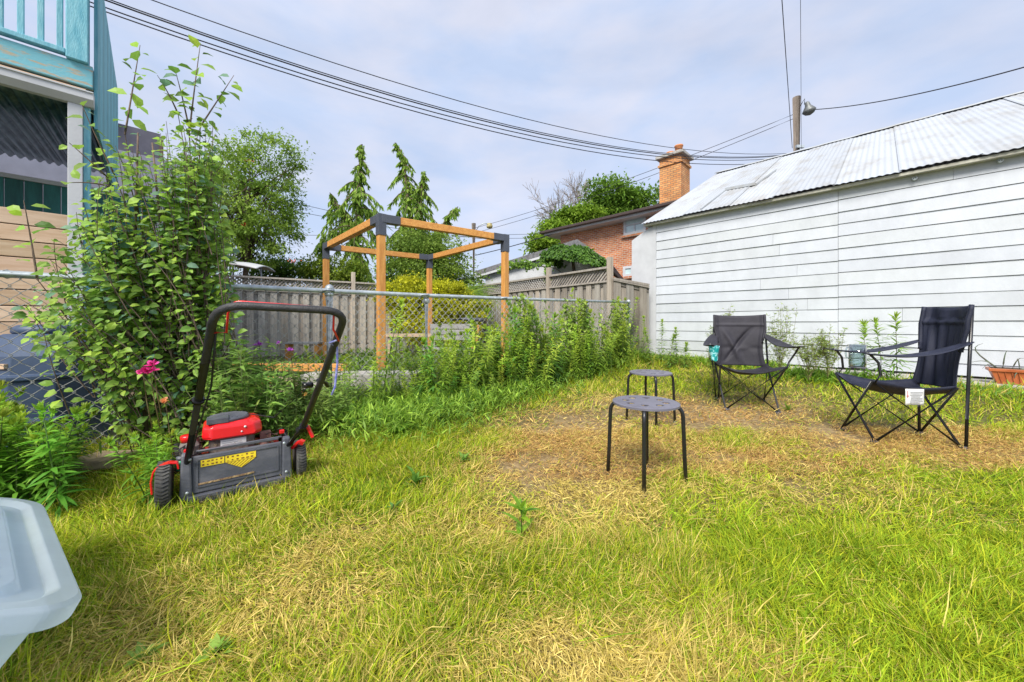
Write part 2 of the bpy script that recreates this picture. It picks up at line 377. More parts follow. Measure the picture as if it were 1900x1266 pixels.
def ground_sheet():
    xs = np.concatenate([[-400, -120, -50, -25, -16], np.arange(-12, 12.01, .15), [16, 25, 50, 120, 400]])
    ys = np.concatenate([[-300, -60, -20, -8, -4], np.arange(-2, 14.01, .15), [18, 25, 50, 120, 300, 900]])
    X, Y = np.meshgrid(xs, ys); Z = ground(X, Y)
    nx, ny = len(xs), len(ys)
    V = np.stack([X, Y, Z], -1).reshape(-1, 3).astype(np.float32)
    i, j = np.meshgrid(np.arange(nx - 1), np.arange(ny - 1)); a = (j * nx + i).ravel()
    Lp = np.stack([a, a + 1, a + nx + 1, a + nx], 1).ravel().astype(np.int32)
    d = in_dry(V[:, 0], V[:, 1])[:, None]
    K = np.array([[.13, .13, .035]]) * (1 - d) + np.array([[.38, .27, .13]]) * d * (.45 + .9 * fnoise(V[:, 0], V[:, 1], 3.5, 88))[:, None]
    far = np.clip((np.abs(V[:, 1:2]) - 8) / 4, 0, 1); K = K * (1 - far) + np.array([[.12, .11, .07]]) * far
    return V, Lp, np.full(len(a), 4, np.int32), K.astype(np.float32), np.ones(len(a), bool)
gm = mat('ground_thatch', (1.0, 1.0, 1.0, 1), .95, color2=(.45, .42, .35), vscale=22, attr=True, bump=.8, bscale=45)
tag(geo_obj('ground', [ground_sheet()], gm), 'lawn ground of dry thatch and soil under the grass', 'ground', kind='structure')

# ================================================================ GARAGE (right)
C0 = Vector((2.75, 7.12, 0))
g = thing('white_garage', 'long white clapboard garage with a corrugated metal roof', 'garage', (C0.x, C0.y, 0), YAW)
UMAX = 8.0; ZT = 2.80
b = MB(); b.box(0, UMAX, .03, 7.3, .14, ZT); b.build('wall_core', M['dark_gap'], g)
b = MB()
zs = [.235] + [.89 + .1715 * k for k in range(-3, 11)] + [ZT + .02]
SE = 2.686
random.seed(3)
for (u0, u1) in ((0.06, SE - .002), (SE + .002, UMAX)):
    off = 0 if u0 < 1 else .006
    for i in range(len(zs) - 1):
        z0, z1 = zs[i] + .002, zs[i + 1] - .0025
        if i > 0 or True:
            z0 += off; z1 += off if i < len(zs) - 2 else 0
        cuts = [u0] + sorted(u0 + (u1 - u0) * random.uniform(.1, .9) for _ in range(random.choice((0, 1, 1)) if u0 < 1 else random.choice((1, 1, 2)))) + [u1]
        for ci, (ca_, cb_) in enumerate(zip(cuts, cuts[1:])):
            t = (1 + random.uniform(-.05, .035)) * (.93 if i < 2 else 1); b.c = (t, t, t * random.uniform(.98, 1.02)); pr = random.uniform(0, .003)
            ca2, cb2 = ca_ + (.0012 if ci else 0), cb_ - (.0012 if ci < len(cuts) - 2 else 0)
            n = max(3, int((cb2 - ca2) / .4)); W = (cb2 - ca2) / n
            for k in range(n):
                a0, a1 = ca2 + k * W, ca2 + (k + 1) * W
                def wob(u): return .002 * math.sin(u * 2.3 + i * 1.7) - pr
                def wz(u): return .0022 * math.sin(u * 1.1 + i * 2.1) 
                w0, w1 = wob(a0), wob(a1)
                b._add([(a0, -.014 + w0, z0 + wz(a0)), (a1, -.014 + w1, z0 + wz(a1)), (a1, -.002 + w1, z1), (a0, -.002 + w0, z1),
                        (a0, .029, z0 + wz(a0)), (a1, .029, z0 + wz(a1)), (a1, .029, z1), (a0, .029, z1)],
                       [(0, 1, 2, 3), (4, 5, 1, 0), (3, 2, 6, 7)] + ([(0, 3, 7, 4)] if k == 0 else []) + ([(1, 5, 6, 2)] if k == n - 1 else []))
b.build('siding', M['white_siding'], g)
b = MB(); b.c = (1, 1, 1)
b.box(-.005, .058, -.022, .03, .14, ZT - .01)
b.build('corner_board', M['white_trim'], g)
# smooth wing wall at the far end, its top falling away from the corner
b = MB(); b.prism([(-.45, 0.), (-.005, 0.), (-.005, 2.74), (-.10, 2.72), (-.45, 2.53)], .0, 4.0, lambda a, z, d: (a, -.012 + d, z))
part(b.build('wing_wall', M['white_trim'], g, bevel=.006), 'smooth white end panel with sloping top')
# roof
rise, run = 2.27, 4.4
ZE = 2.80
def roofpt(u, n, lift=0.):
    z = ZE + (n + .15) / (run + .15) * rise if n <= run else ZE + rise - (n - run) / (7.4 - run) * 1.55
    return (u, n, z + lift)
b = MB(); UL = -.17
sheets = [(UL, .62), (.6, 1.36), (1.34, 1.95), (1.93, 2.66), (2.64, 3.30), (3.28, 3.95), (3.93, 4.7), (4.68, 5.5), (5.48, 6.3), (6.28, 7.2), (7.18, 8.1)]
for si, (a, c) in enumerate(sheets):
    tn = 1 + random.uniform(-.10, .08); b.c = (tn, tn, tn * 1.02)
    lift = .014 * (si % 2) ; nn = int((c - a) / .07 * 8)
    ne = -.15 + random.uniform(-.02, .02)
    for half in (0, 1):
        n0, n1 = (ne, run) if half == 0 else (run, 7.5)
        b.grid(lambda s, t: (lambda u, n: (u, n, roofpt(u, n)[2] + lift + .005 * math.sin(2 * math.pi * u / .07)))(a + (c - a) * s, n0 + (n1 - n0) * t), nn, 3, thick=.0)
b.build('roof', M['tin'], g)
b = MB(); b.box(UL + .02, UMAX, -.11, 7.3, ZE - .045, ZE - .025); b.box(UL + .03, UMAX, -.118, -.1, ZE - .050, ZE - .014)
b.build('eave_board', M['eave_wood'], g)
b = MB()      # gable triangle closing the far end under the sheets
b.prism([(-.1, ZE - .02), (7.3, ZE - .02), (run, ZE + rise - .03)], 0, .05, lambda n, z, d: (UL + .05 + d, n, z)); b.build('gable', M['white_trim'], g)
b = MB(); b.grid(lambda s, t: (UL - .02 + s * (8.1 - UL), run - .16 + .32 * t, ZE + rise + .045 - .085 * abs(t - .5) * 2 + .004 * math.sin(s * 90)), 60, 4, thick=.004)
b.build('ridge_cap', M['tin'], g)
# patch of sheet metal lying on the roof with a turned-up lip
def onroof(px, py, lift=0.):
    r = ray(px, py); o = Vector((0, 0, CZ))
    nrm = (UX * 0 - UN * (rise / (run + .15)) + Vector((0, 0, 1))); base = C0 + UN * -.15 + Vector((0, 0, ZE + lift))
    t = (base - o).dot(nrm) / r.dot(nrm); return o + r * t
b = MB()
A1, A2, A3, A4 = onroof(1300, 388, .03), onroof(1347, 352, .03), onroof(1402, 342, .03), onroof(1440, 315, .03)
b.bar(A2, A3, .09, .05); b.bar(A3, A4, .02, .03); b.bar(A1, A2, .015, .02)
b.build('roof_patch', M['tin'], g, world=True)
for (px, py) in ((1697, 333), (1855, 300)):
    b = MB(); q = hit(px, py, C0 - UN * .02)
    b.lathe([(.022, 0), (.022, .012), (.008, .02), (.006, .05)], q, -UN, 10)
    b.tube([q - UN * .05 + Vector((0, 0, .02 * math.cos(t))) + UX * .02 * math.sin(t) for t in [k * .6 for k in range(11)]], .004, 5)
    b.build('wall_hook', M['galv'], g, world=True)
b = MB(); b.box(2.0, 8.3, -.62, -.018, .0, .215)
tag(b.build('concrete_path', M['concrete'], None, bevel=.01), 'narrow pale concrete strip along the foot of the white garage', 'path', kind='structure')
o = bpy.data.objects['concrete_path']; o.location = C0; o.rotation_euler = (0, 0, YAW)

# ================================================================ CHAIN LINK FENCE
def fpt(px, off):
    r = (px - 950) / F; Y = 4.68 / (1 - .93 * r); return Vector((r * Y, Y, CZ + off * Y / F))
f0 = fpt(0, 90); fl = Vector((-3.55, 4.68 - .93 * 3.55, 1.12))
rail = [fl, f0, fpt(411, 67), fpt(608, 58), fpt(787, 49.5), fpt(934, 44), fpt(1167, 37)]
def railz(x):
    for a, c in zip(rail, rail[1:]):
        if x <= c.x: return a.z + (c.z - a.z) * (x - a.x) / (c.x - a.x)
    return rail[-1].z
def fy(x): return 4.68 + .93 * x
g = thing('chain_link_fence', 'galvanised chain link fence with tubular top rail crossing the yard', 'fence', (rail[0].x, rail[0].y, 0))
b = MB(); b.tube(rail, .021, 10)
for p in rail[2:6]:
    d = (rail[-1] - rail[0]).normalized(); b.tube([p - d * .05, p + d * .05], .0245, 10)
b.build('top_rail', M['galv'], g, world=True)
for i, (px, off) in enumerate(((205, 80), (608, 58), (790, 49.5), (1090, 39.5), (1167, 36))):
    p = fpt(px, off); b = MB(); r_ = .033 if i in (1, 4) else .024
    top = p.z + (.03 if i in (1, 4) else -.02)
    b.tube([(p.x, p.y + .03, -.05), (p.x, p.y + .03, top)], r_, 12)
    if i in (1, 4): b.lathe([(r_ + .004, -.02), (r_ + .004, 0), (r_ * .7, .022), (.004, .03)], (p.x, p.y + .03, top), (0, 0, 1), 12); b.lathe([(r_ + .006, 0), (r_ + .006, .025)], (p.x, p.y + .03, top - .07), (0, 0, 1), 12)
    else: b.lathe([(r_ + .008, 0), (r_ + .012, .03), (r_ + .006, .05)], (p.x, p.y + .03, top - .06), (0, 0, 1), 12)
    b.build('post', M['galv'], g, world=True)
b = MB(); PITCH = .078; dx = 1 / math.sqrt(1 + .93 ** 2); Ltot = (rail[-1].x - rail[0].x) / dx
nw = int(Ltot / (PITCH)); 
for i in range(nw * 1):
    s0 = i * PITCH; pts = []
    x0 = rail[0].x + s0 * dx; zt = railz(x0) + .012; nz = int((zt - .02) / (PITCH / 2)); zb = zt - nz * PITCH / 2
    for k in range(nz + 1):
        s = s0 + (PITCH / 2 + .001 if (k % 2) else 0) + .0015 * math.sin(i * 3.1 + k); x = rail[0].x + s * dx
        pts.append((x + .007 * (1 if k % 2 else -1), fy(x) - .022 - .004 * (k % 2), zt - k * PITCH / 2))
    b.tube(pts, .0032, 4, cap=False)
    x = x0 + PITCH * dx
    pts2 = [(x + (x0 - p[0]) , fy(x + (x0 - p[0])) - .022 + .004 * (k % 2), p[2]) for k, p in enumerate(pts)]
    # the second set of diagonals closes the diamonds
    b.tube(pts2, .0032, 4, cap=False)
b.build('mesh', M['galv_wire'], g, world=True)
x = rail[0].x + .1
while x < rail[-1].x:
    z = railz(x); b = MB(); b.tube([(x, fy(x) + .024 * math.cos(t) - .0, z + .024 * math.sin(t)) for t in [k * .785 for k in range(9)]], .003, 4); x += random.uniform(.25, .4); b.build('rail_tie', M['galv_wire'], g, world=True)

# ================================================================ PERGOLA
def pz(px, off): Y = 952. / off; return Vector(((px - 950) / F * Y, Y, 2.28))
PF, PL, PR = pz(707, 199), pz(605, 145), pz(937, 161); PB = PL + PR - PF
g = thing('pergola_frame', 'open cubic pergola of orange stained posts and beams with dark corner brackets', 'pergola', (PF.x, PF.y, 0))
corners = [PF, PL, PB, PR]; tw = .047
e1 = (PL - PF).normalized(); e2 = (PR - PF).normalized()
for i, c in enumerate(corners):
    b = MB(); t = [1, .95, 1.02, .98][i]; b.c = (t, t, t)
    b.bar((c.x, c.y, -.02), (c.x, c.y, 2.28 - .02), .09, .09, up=e1); b.build('post', M['cedar'], g, world=True, bevel=.004)
for i in range(4):
    a, c = corners[i], corners[(i + 1) % 4]; d = (c - a).normalized()
    b = MB(); t = [1, .93, .9, 1.03][i]; b.c = (t, t, t); b.bar(a + d * .05 - Vector((0, 0, .05)), c - d * .05 - Vector((0, 0, .05)), .095, .095)
    o = b.build('beam', M['cedar_h'], g, world=True, bevel=.004)
for i, c in enumerate(corners):
    d1 = (corners[(i + 1) % 4] - c).normalized(); d2 = (corners[i - 1] - c).normalized(); zc = Vector((0, 0, -.05))
    b = MB(); b.bar(c + zc + Vector((0, 0, .058)), c + zc - Vector((0, 0, .22)), .104, .104, up=d1)
    b.bar(c + zc - d1 * .0, c + zc + d1 * .24, .106, .106); b.bar(c + zc, c + zc + d2 * .24, .1075, .1075)
    b.build('corner_bracket', M['bracket'], g, world=True, bevel=.003)

# ================================================================ WOODEN FENCE WITH LATTICE
def wood_fence(name, label, A, B, zt, zl, posts, seed, dark=1.0, lat=True, posttop=.28, flip=1):
    """A to B: top of lattice zt, lattice bottom / board top zl (pairs for both ends)"""
    rnd = random.Random(seed); A, B = Vector(A), Vector(B); d = (B - A); Ln = d.length; d.normalize(); nrm = Vector((d.y, -d.x, 0))
    if nrm.dot(Vector((0, 0, 0)) - A) < 0: nrm = -nrm
    g = thing(name, label, 'fence', (A.x, A.y, 0))
    fz = lambda s, z: z[0] + (z[1] - z[0]) * s / Ln
    Q = lambda s, n, z: A + d * s + nrm * n + Vector((0, 0, z))
    b = MB(); s = 0.
    k = 0
    while s < Ln - .02:
        wd = .135 + rnd.uniform(-.01, .01); t = dark * rnd.uniform(.72, 1.22); wm = rnd.uniform(.94, 1.05); b.c = (t * wm, t, t * (2 - wm) * .98)
        off = .032 if k % 2 == 0 else -.018
        z1 = fz(s, zl) + rnd.uniform(-.01, .01); w2 = min(wd, Ln - s)
        p = [Q(s, off - .009, .05), Q(s + w2, off - .009, .05), Q(s + w2, off + .009, .05), Q(s, off + .009, .05)]
        b.hexa(p + [q + Vector((0, 0, z1 - .05)) for q in p]); s += wd * .74 + .015; k += 1
    b.build('boards', M['picket'], g, world=True)
    for (n_, z0_, z1_, ww, hh, tn) in ((0, fz(0, zl) - .03, fz(Ln, zl) - .03, .03, .07, .9), (0, .35, .35, .03, .08, .9), (.02, fz(0, zl) + .02, fz(Ln, zl) + .02, .1, .035, 1.05), (.02, fz(0, zt), fz(Ln, zt), .11, .04, 1.05)):
        b = MB(); b.c = (dark * tn,) * 3; b.bar(Q(0, n_, z0_), Q(Ln, n_, z1_), ww, hh); b.build('rail', M['picket'], g, world=True)
    if lat:
        b = MB(); H0 = zt[0] - zl[0]
        st = .085; s = -H0
        while s < Ln:
            for sg in (1, -1):
                a0, a1 = (s, s + H0) if sg == 1 else (s + H0, s)
                # clip to [0, Ln]
                z0 = 0.; z1 = 1.
                lo_, hi_ = min(a0, a1), max(a0, a1)
                c0, c1 = max(lo_, 0), min(hi_, Ln)
                if c1 - c0 < .02: continue
                f = lambda x: (x - a0) / (a1 - a0)
                t0, t1 = f(c0), f(c1); t = dark * rnd.uniform(.8, 1.2); b.c = (t, t, t)
                pa = Q(c0, .012 * sg, fz(c0, zl) + (fz(c0, zt) - fz(c0, zl)) * t0); pb = Q(c1, .012 * sg, fz(c1, zl) + (fz(c1, zt) - fz(c1, zl)) * t1)
                b.bar(pa, pb, .008, .030, up=nrm.cross(pb - pa))
            s += st
        b.build('lattice', M['picket'], g, world=True)
    for s in posts:
        b = MB(); t = dark * rnd.uniform(1.0, 1.25); b.c = (t * 1.05, t, t * .93); q = Q(s, .03, 0)
        b.bar(q, q + Vector((0, 0, fz(s, zt) + posttop)), .095, .095, up=nrm); b.build('post', M['picket'], g, world=True, bevel=.006)
    return g
LA = P(250, 598, 7.2); LB = P(700, 598, 10.3)
# left run: top at z 1.93
A = Vector((-8.4, 7.3, 0)); Bc = Vector((-1.55, 11.75, 0))
LnL = (Bc - A).length
def s_at(px, A, B):
    r = (px - 950) / F; d = (B - A).normalized(); return (r * A.y - A.x) / (d.x - r * d.y)
wood_fence('wood_fence', 'weathered grey board fence with lattice top behind the pergola', A, Bc, (1.95, 1.95), (1.62, 1.62),
           [s_at(p, A, Bc) for p in (300, 418, 655)], 5, 1.12)
A2_ = Vector((-1.45, 11.65, 0)); B2 = Vector((2.10, 6.95, 0)); L2 = (B2 - A2_).length
sp = s_at(1136, A2_, B2)
q = A2_ + (B2 - A2_).normalized() * sp
wood_fence('wood_fence', 'darker board fence with lattice top running up to the white garage', A2_, q, (1.95, 1.95), (1.66, 1.66),
           [s_at(p, A2_, B2) for p in (942, 1020)] + [sp - .03], 9, .85, posttop=.2)
q2 = q + (B2 - A2_).normalized() * .03
wood_fence('wood_fence', 'short board fence section without lattice beside the garage wing', q2, Vector((2.6, 6.95, 0)), (1.72, 1.58), (1.68, 1.52), [], 10, .62, lat=False)

# ================================================================ RED BRICK HOUSE behind
D0 = P(1040, 598, 18.7); D0.z = 0
g = thing('brick_house', 'two storey orange brown brick house with dark roof edge behind the garage', 'house', (D0.x, D0.y, 0), YAW)
HT = 5.30
b = MB(); b.box(0, 8, 0, 7, 0, HT); b.build('wall', M['brick'], g)
b = MB(); b.box(-.62, 8.2, -.55, 7.5, HT, HT + .10); b.build('soffit', M['white_trim'], g)
b = MB()
b.hexa([(-.7, -.62, HT + .1), (8.3, -.62, HT + .1), (8.3, 7.6, HT + .1), (-.7, 7.6, HT + .1), (1.8, 2.6, HT + 1.0), (6.4, 2.6, HT + 1.0), (6.4, 4.6, HT + 1.0), (1.8, 4.6, HT + 1.0)])
b.build('roof', M['shingle'], g)
b = MB(); b.box(-.72, 8.3, -.74, -.56, HT + .09, HT + .21); b.box(-.80, -.63, -.74, 7.5, HT + .09, HT + .21); b.build('gutter', M['brown_trim'], g, bevel=.02)
def uz(px, py, nn=0.):
    h = hit(px, py, D0 + UN * nn) - D0; return h.dot(UX), h.z
def window(px0, py0, px1, py1, name='window', split=True):
    u0, z1 = uz(px0, py0); u1, _ = uz(px1, py0); _, z0 = uz(px0, py1)
    b = MB(); w_ = .11
    b.box(u0, u1, -.06, .01, z0, z0 + w_); b.box(u0, u1, -.06, .01, z1 - w_, z1); b.box(u0, u0 + w_, -.058, .01, z0 + w_, z1 - w_); b.box(u1 - w_, u1, -.058, .01, z0 + w_, z1 - w_)
    zm = z0 + (z1 - z0) * .45
    if split: b.box(u0 + w_, u1 - w_, -.055, .01, zm - .03, zm + .03); um = (u0 + u1) / 2; b.box(um - .03, um + .03, -.053, .01, z0 + w_, zm - .03)
    wn = b.build(name, M['white_trim'], g)
    b = MB(); b.box(u0 + .02, u1 - .02, -.02, .005, z0 + .02, z1 - .02); pn = b.build('pane', M['glass'], wn)
    b = MB(); b.box(u0 - .08, u1 + .08, -.12, .0, z0 - .1, z0 - .002); sl_ = b.build('sill', M['brick'], wn)
    return u0, u1, z0, z1
window(1158, 399, 1199, 438)
window(1157, 495, 1176, 514, split=False)
u0, z1 = uz(1230, 292); u1, _ = uz(1269, 292)
cu = (u0 + u1) / 2; cw = .42
h0 = hit(1248, 290, D0 - UN * .1); zc = h0.z; cu = (h0 - D0).dot(UX)
b = MB(); b.box(cu - cw, cu + cw, -.35, .55, HT + .08, zc - .1); b.box(cu - cw - .05, cu + cw + .05, -.40, .60, zc - .42, zc - .34)
ch = b.build('chimney', M['brick_yellow'], g)
b = MB(); b.box(cu - cw - .12, cu + cw + .12, -.47, .67, zc - .1, zc + .02); b.build('chimney_cap', M['concrete'], ch, bevel=.02)
for k, (dx_, hh) in enumerate(((-.17, .26), (.20, .38))):
    b = MB(); b.lathe([(.15, zc + .02), (.14, zc + hh - .06), (.165, zc + hh - .04), (.165, zc + hh), (.11, zc + hh), (.11, zc + .1)], (cu + dx_, .1 - .1 * k, 0), (0, 0, 1), 14); b.build('flue_pot', M['clay'], ch)

# ================================================================ WHITE NEIGHBOUR GARAGE with ivy
E0 = Vector((-1.15, 12.2, 0))
g = thing('neighbour_garage', 'low white garage with grey shingle roof behind the lattice fence', 'garage', (E0.x, E0.y, 0), math.atan2(-.37, .93))
b = MB(); b.prism([(.22, 0), (4.1, 0), (4.1, 2.5), (3.3, 3.12), (.22, 2.44)], .15, 4.0, lambda u, z, d: (u, d, z)); b.build('wall', M['white_trim'], g)
b = MB(); b.prism([(-.02, 2.43), (3.32, 3.17), (4.3, 2.45), (4.32, 2.60), (3.34, 3.36), (-.08, 2.58)], -.02, 4.2, lambda u, z, d: (u, d, z)); b.build('roof', M['shingle'], g)
b = MB(); b.prism([(-.02, 2.36), (3.30, 3.10), (3.30, 3.168), (-.02, 2.428)], -.03, .02, lambda u, z, d: (u, d, z)); b.build('fascia', M['white_trim'], g)
b = MB(); b.box(-.14, -.03, -.03, 4.2, 2.40, 2.50); b.tube([(-.08, .02, 2.42), (.02, .06, 2.36), (.16, .10, 2.20), (.20, .11, 2.0), (.20, .11, .2)], .05, 8); b.build('gutter', M['white_trim'], g)

# ================================================================ NEIGHBOUR'S DECK (left)
K0 = Vector((-3.69, 3.2, 0))
g = thing('turquoise_deck', 'raised turquoise painted deck with peeling paint and corrugated metal under it', 'deck', (K0.x, K0.y, 0), YAW)
b = MB(); b.box(-.05, 0, -2.6, .02, 2.93, 3.12); b.c = (.96, .98, 1); b.box(-2.7, -.052, -.03, .02, 2.93, 3.12); b.build('rim_beam', M['teal_beam'], g, bevel=.006)
b = MB(); b.box(-2.7, -.055, -2.6, -.035, 3.06, 3.10); b.build('deck_floor', M['grey_timber'], g)
b = MB(); b.c = (.92, .96, 1.0); b.box(-.04, .03, -2.6, -.132, 3.15, 3.19); b.box(-.045, .0, -2.6, -.132, 4.0, 4.07); b.build('rail', M['teal'], g, bevel=.004)
y = -.148
k = 0
while y > -2.5:
    b = MB(); t = .9 + .15 * ((k * 7) % 3) / 2; b.c = (t, t, t); b.box(-.035, .0, y - .034, y, 3.192, 3.998); b.build('baluster', M['teal'], g, bevel=.003); y -= .1; k += 1
b = MB(); b.c = (.95, 1, 1.02); b.box(-.10, .035, -.13, -.005, 3.122, 4.12); b.build('corner_post', M['teal'], g, bevel=.006)
b = MB()      # vertical boards closing the side of the deck
x = -.05; k = 0
while x > -2.75:
    t = .78 + .3 * ((k * 5) % 4) / 3; b.c = (t * .92, t, t * 1.05); b.box(x - .105, x, .022, .045, 2.60, 4.15 ); x -= .115; k += 1
b.build('side_boards', M['teal'], g)
b = MB(); b.c = (1, 1, 1)
b.box(-.03, .01, -2.6, -.02, 2.86, 2.90); part(b.build('ledger', M['plank'], g), 'raw pine strip under the turquoise beam')
b = MB(); b.prism([(0, 2.74), (.05, 2.74), (.09, 2.79), (.09, 2.845), (.10, 2.845), (.10, 2.855), (-.01, 2.855)], -2.6, .03, lambda a, z, d: (a + .0, d, z)); b.build('gutter', M['white_trim'], g)
b = MB(); b.tube([(.03, -.55, 2.95), (.035, -.55, 2.86)], .008, 6); b.build('gutter_hanger', M['galv'], g)
b = MB(); b.grid(lambda s, t: (-.02 - 2.75 * t, -2.6 + 2.55 * s, 2.80 + .16 * t + .018 * math.sin(s * 2.55 / .076 * 2 * math.pi)), 34 * 8, 3, thick=.003); b.build('corrugated_ceiling', M['tin_dark'], g)
b = MB(); b.box(.0, .045, -.118, -.034, 0, 2.74); part(b.build('post', M['white_trim'], g, bevel=.004), 'white flat post')
b = MB(); b.box(-.09, .02, -.033, .004, 0, 2.78); part(b.build('post', M['teal'], g, bevel=.004), 'turquoise corner post')
b = MB(); b.box(-2.75, -2.66, -.06, .03, 0, 3.0); part(b.build('post', M['teal'], g, bevel=.004), 'turquoise far post')
b = MB(); b.box(-2.66, -2.56, -2.6, -2.5, 0, 3.0); b.build('post', M['teal'], g)
b = MB(); b.bar((-.05, -.6, 3.2), (-.75, -1.2, 4.6), .05, .09); part(b.build('brace', M['white_trim'], g), 'slanting white stair rail')

g = thing('green_board_wall', 'dark green vertical board wall under the turquoise deck', 'wall', tuple(K0), YAW)
b = MB(); y = -4.2; k = 0
while y < .42:
    t = .8 + .4 * ((k * 5) % 4) / 3; b.c = (t, t, t); b.box(-1.55, -1.52, y, y + .118, 0, 2.38); y += .125; k += 1
b.build('boards', M['green_board'], g)
b = MB(); b.box(-1.57, -1.50, -4.2, .44, 2.38, 2.425); b.build('cap', M['white_trim'], g)
g = thing('grey_house', 'lavender grey neighbour house wall behind the green boards', 'house', tuple(K0), YAW)
b = MB(); b.box(-6.5, -3.6, -6.5, .75, 0, 3.6); b.build('wall', M['grey_wall'], g)
b = MB(); b.box(-3.6, -3.55, -2.05, -1.5, 2.0, 3.3); b.build('door_frame', M['white_trim'], g)
g = thing('plank_fence', 'horizontal cedar plank fence with dark gaps beside the white post', 'fence', tuple(K0), YAW)
b = MB(); z = 1.815; k = 0
while z > .1:
    t = 1 + .12 * math.sin(k * 2.3); b.c = (t, t * (1 - .02 * (k % 2)), t * (1 - .04 * (k % 3))); b.box(-.16, -.14, -4.0, -.06, z - .125, z); z -= .134; k += 1
b.build('planks', M['plank'], g, bevel=.003)
b = MB(); b.box(-.24, -.162, -4.0, -.06, .1, 1.79); part(b.build('backing', M['dark_gap'], g), 'dark backing behind the planks')

# dark house far left
H0 = P(297, 598, 9.0); H0.z = 0
g = thing('dark_gabled_house', 'tall dark grey sided house with orange brick base behind the deck', 'house', tuple(H0), YAW)
zb = CZ + (598 - 322) * 9 / F
b = MB(); b.box(-5, 0, -4.5, 0, zb + .2, 5.5); b.build('wall', M['dark_siding'], g)
b = MB(); b.box(-5, -.02, -4.5, -.02, 0, zb); part(b.build('wall', M['brick_orange'], g), 'orange brick lower wall')
b = MB(); b.box(-5, .06, -4.6, .06, zb, zb + .2); b.build('trim_band', M['white_trim'], g)
b = MB()
b.hexa([(-5.2, -5, 5.52), (.2, -5, 5.52), (.2, -1.05, 5.52), (-5.2, -1.05, 5.52), (-5.2, -5, 5.9), (.3, -5, 5.9), (.3, -.95, 5.9), (-5.2, -.95, 5.9)]); b.build('roof', M['brown_trim'], g, bevel=.02)
b = MB(); b.tube([(.06, .02, 3.4), (.06, .02, 5.4)], .04, 8); b.build('downspout', M['brown_trim'], g)

# composter behind the fence
cp = P(92, 598, 2.62); cp.z = 0
g = thing('compost_bin', 'slate blue plastic compost bin with ribbed bands behind the wire fence', 'compost bin', tuple(cp), YAW + R(40))
def octo(r, ch): 
    return [(r, -r + ch), (r, r - ch), (r - ch, r), (-r + ch, r), (-r, r - ch), (-r, -r + ch), (-r + ch, -r), (r - ch, -r)]
b = MB(); lv = [(0, .33), (.22, .325), (.225, .345), (.25, .345), (.255, .32), (.50, .305), (.505, .32), (.535, .32), (.54, .30), (.66, .285), (.78, .20), (.80, .17)]
rings = [[(x, y, z) for x, y in octo(r, r * .45)] for z, r in lv]
vs = [p for r in rings for p in r]; fs = [(i * 8 + k, i * 8 + (k + 1) % 8, (i + 1) * 8 + (k + 1) % 8, (i + 1) * 8 + k) for i in range(len(rings) - 1) for k in range(8)] + [tuple((len(rings) - 1) * 8 + k for k in range(8))]
b._add(vs, fs); b.build('body', M['compost'], g, bevel=.006)
b = MB(); b.lathe([(.16, .80), (.17, .81), (.17, .84), (.14, .86), (0.001, .865)], (0, 0, 0), (0, 0, 1), 16); b.build('lid', M['compost'], g)
b = MB(); b.bar((-.15, -.30, .60), (.15, -.30, .60), .02, .03); part(b.build('handle', M['plank'], g), 'pale bar across the front')

# ================================================================ POLES, LAMPS, WIRES
Yp = 13.6; pp = P(1478, 598, Yp)
g = thing('utility_pole', 'weathered wooden utility pole rising behind the white garage roof', 'utility pole', (pp.x, pp.y, 0))
ztop = P(0, 181, Yp).z
b = MB(); b.tube([(0, 0, 0), (0, 0, ztop)], [.17, .125], 14); b.build('pole', M['pole'], g)
b = MB(); b.tube([(.1, -.05, ztop - .35), (.22, -.1, ztop - .1), (.22, -.1, ztop - .32)], .022, 6); b.build('lamp_arm', M['galv'], g)
b = MB(); b.lathe([(.03, .0), (.07, -.04), (.09, -.16), (.2, -.32), (.21, -.36), (.14, -.45), (.03, -.5)], (.30, -.1, ztop - .22), (-.25, 0, 1), 14); b.build('lamp_head', mat('lamp_housing', (.16, .17, .17), .5, .3, var=.2), g)
b = MB(); b.box(-.14, .14, -.2, -.12, ztop - 1.95, ztop - 1.85); b.build('insulator_bracket', M['galv'], g)
Y2 = 22.; p2 = P(879, 598, Y2); zt2 = P(0, 415, Y2).z
g = thing('street_light_pole', 'distant street light pole with curved arm beyond the pergola', 'street light', (p2.x, p2.y, 0))
b = MB(); b.tube([(0, 0, 0), (0, 0, zt2)], [.17, .13], 12); b.build('pole', M['pole'], g)
b = MB(); b.tube([(.1, 0, zt2 - .5), (.3, 0, zt2 - .15), (.6, 0, zt2 - .0), (.85, 0, zt2)], .03, 6); b.build('lamp_arm', M['galv'], g)
b = MB(); b.lathe([(.03, .0), (.14, -.03), (.19, -.2), (.15, -.3), (.02, -.34)], (.95, 0, zt2 + .03), (0, 0, 1), 12); b.build('lamp_head', mat('amber_lamp_head', (.45, .38, .16), .4, var=.2), g)

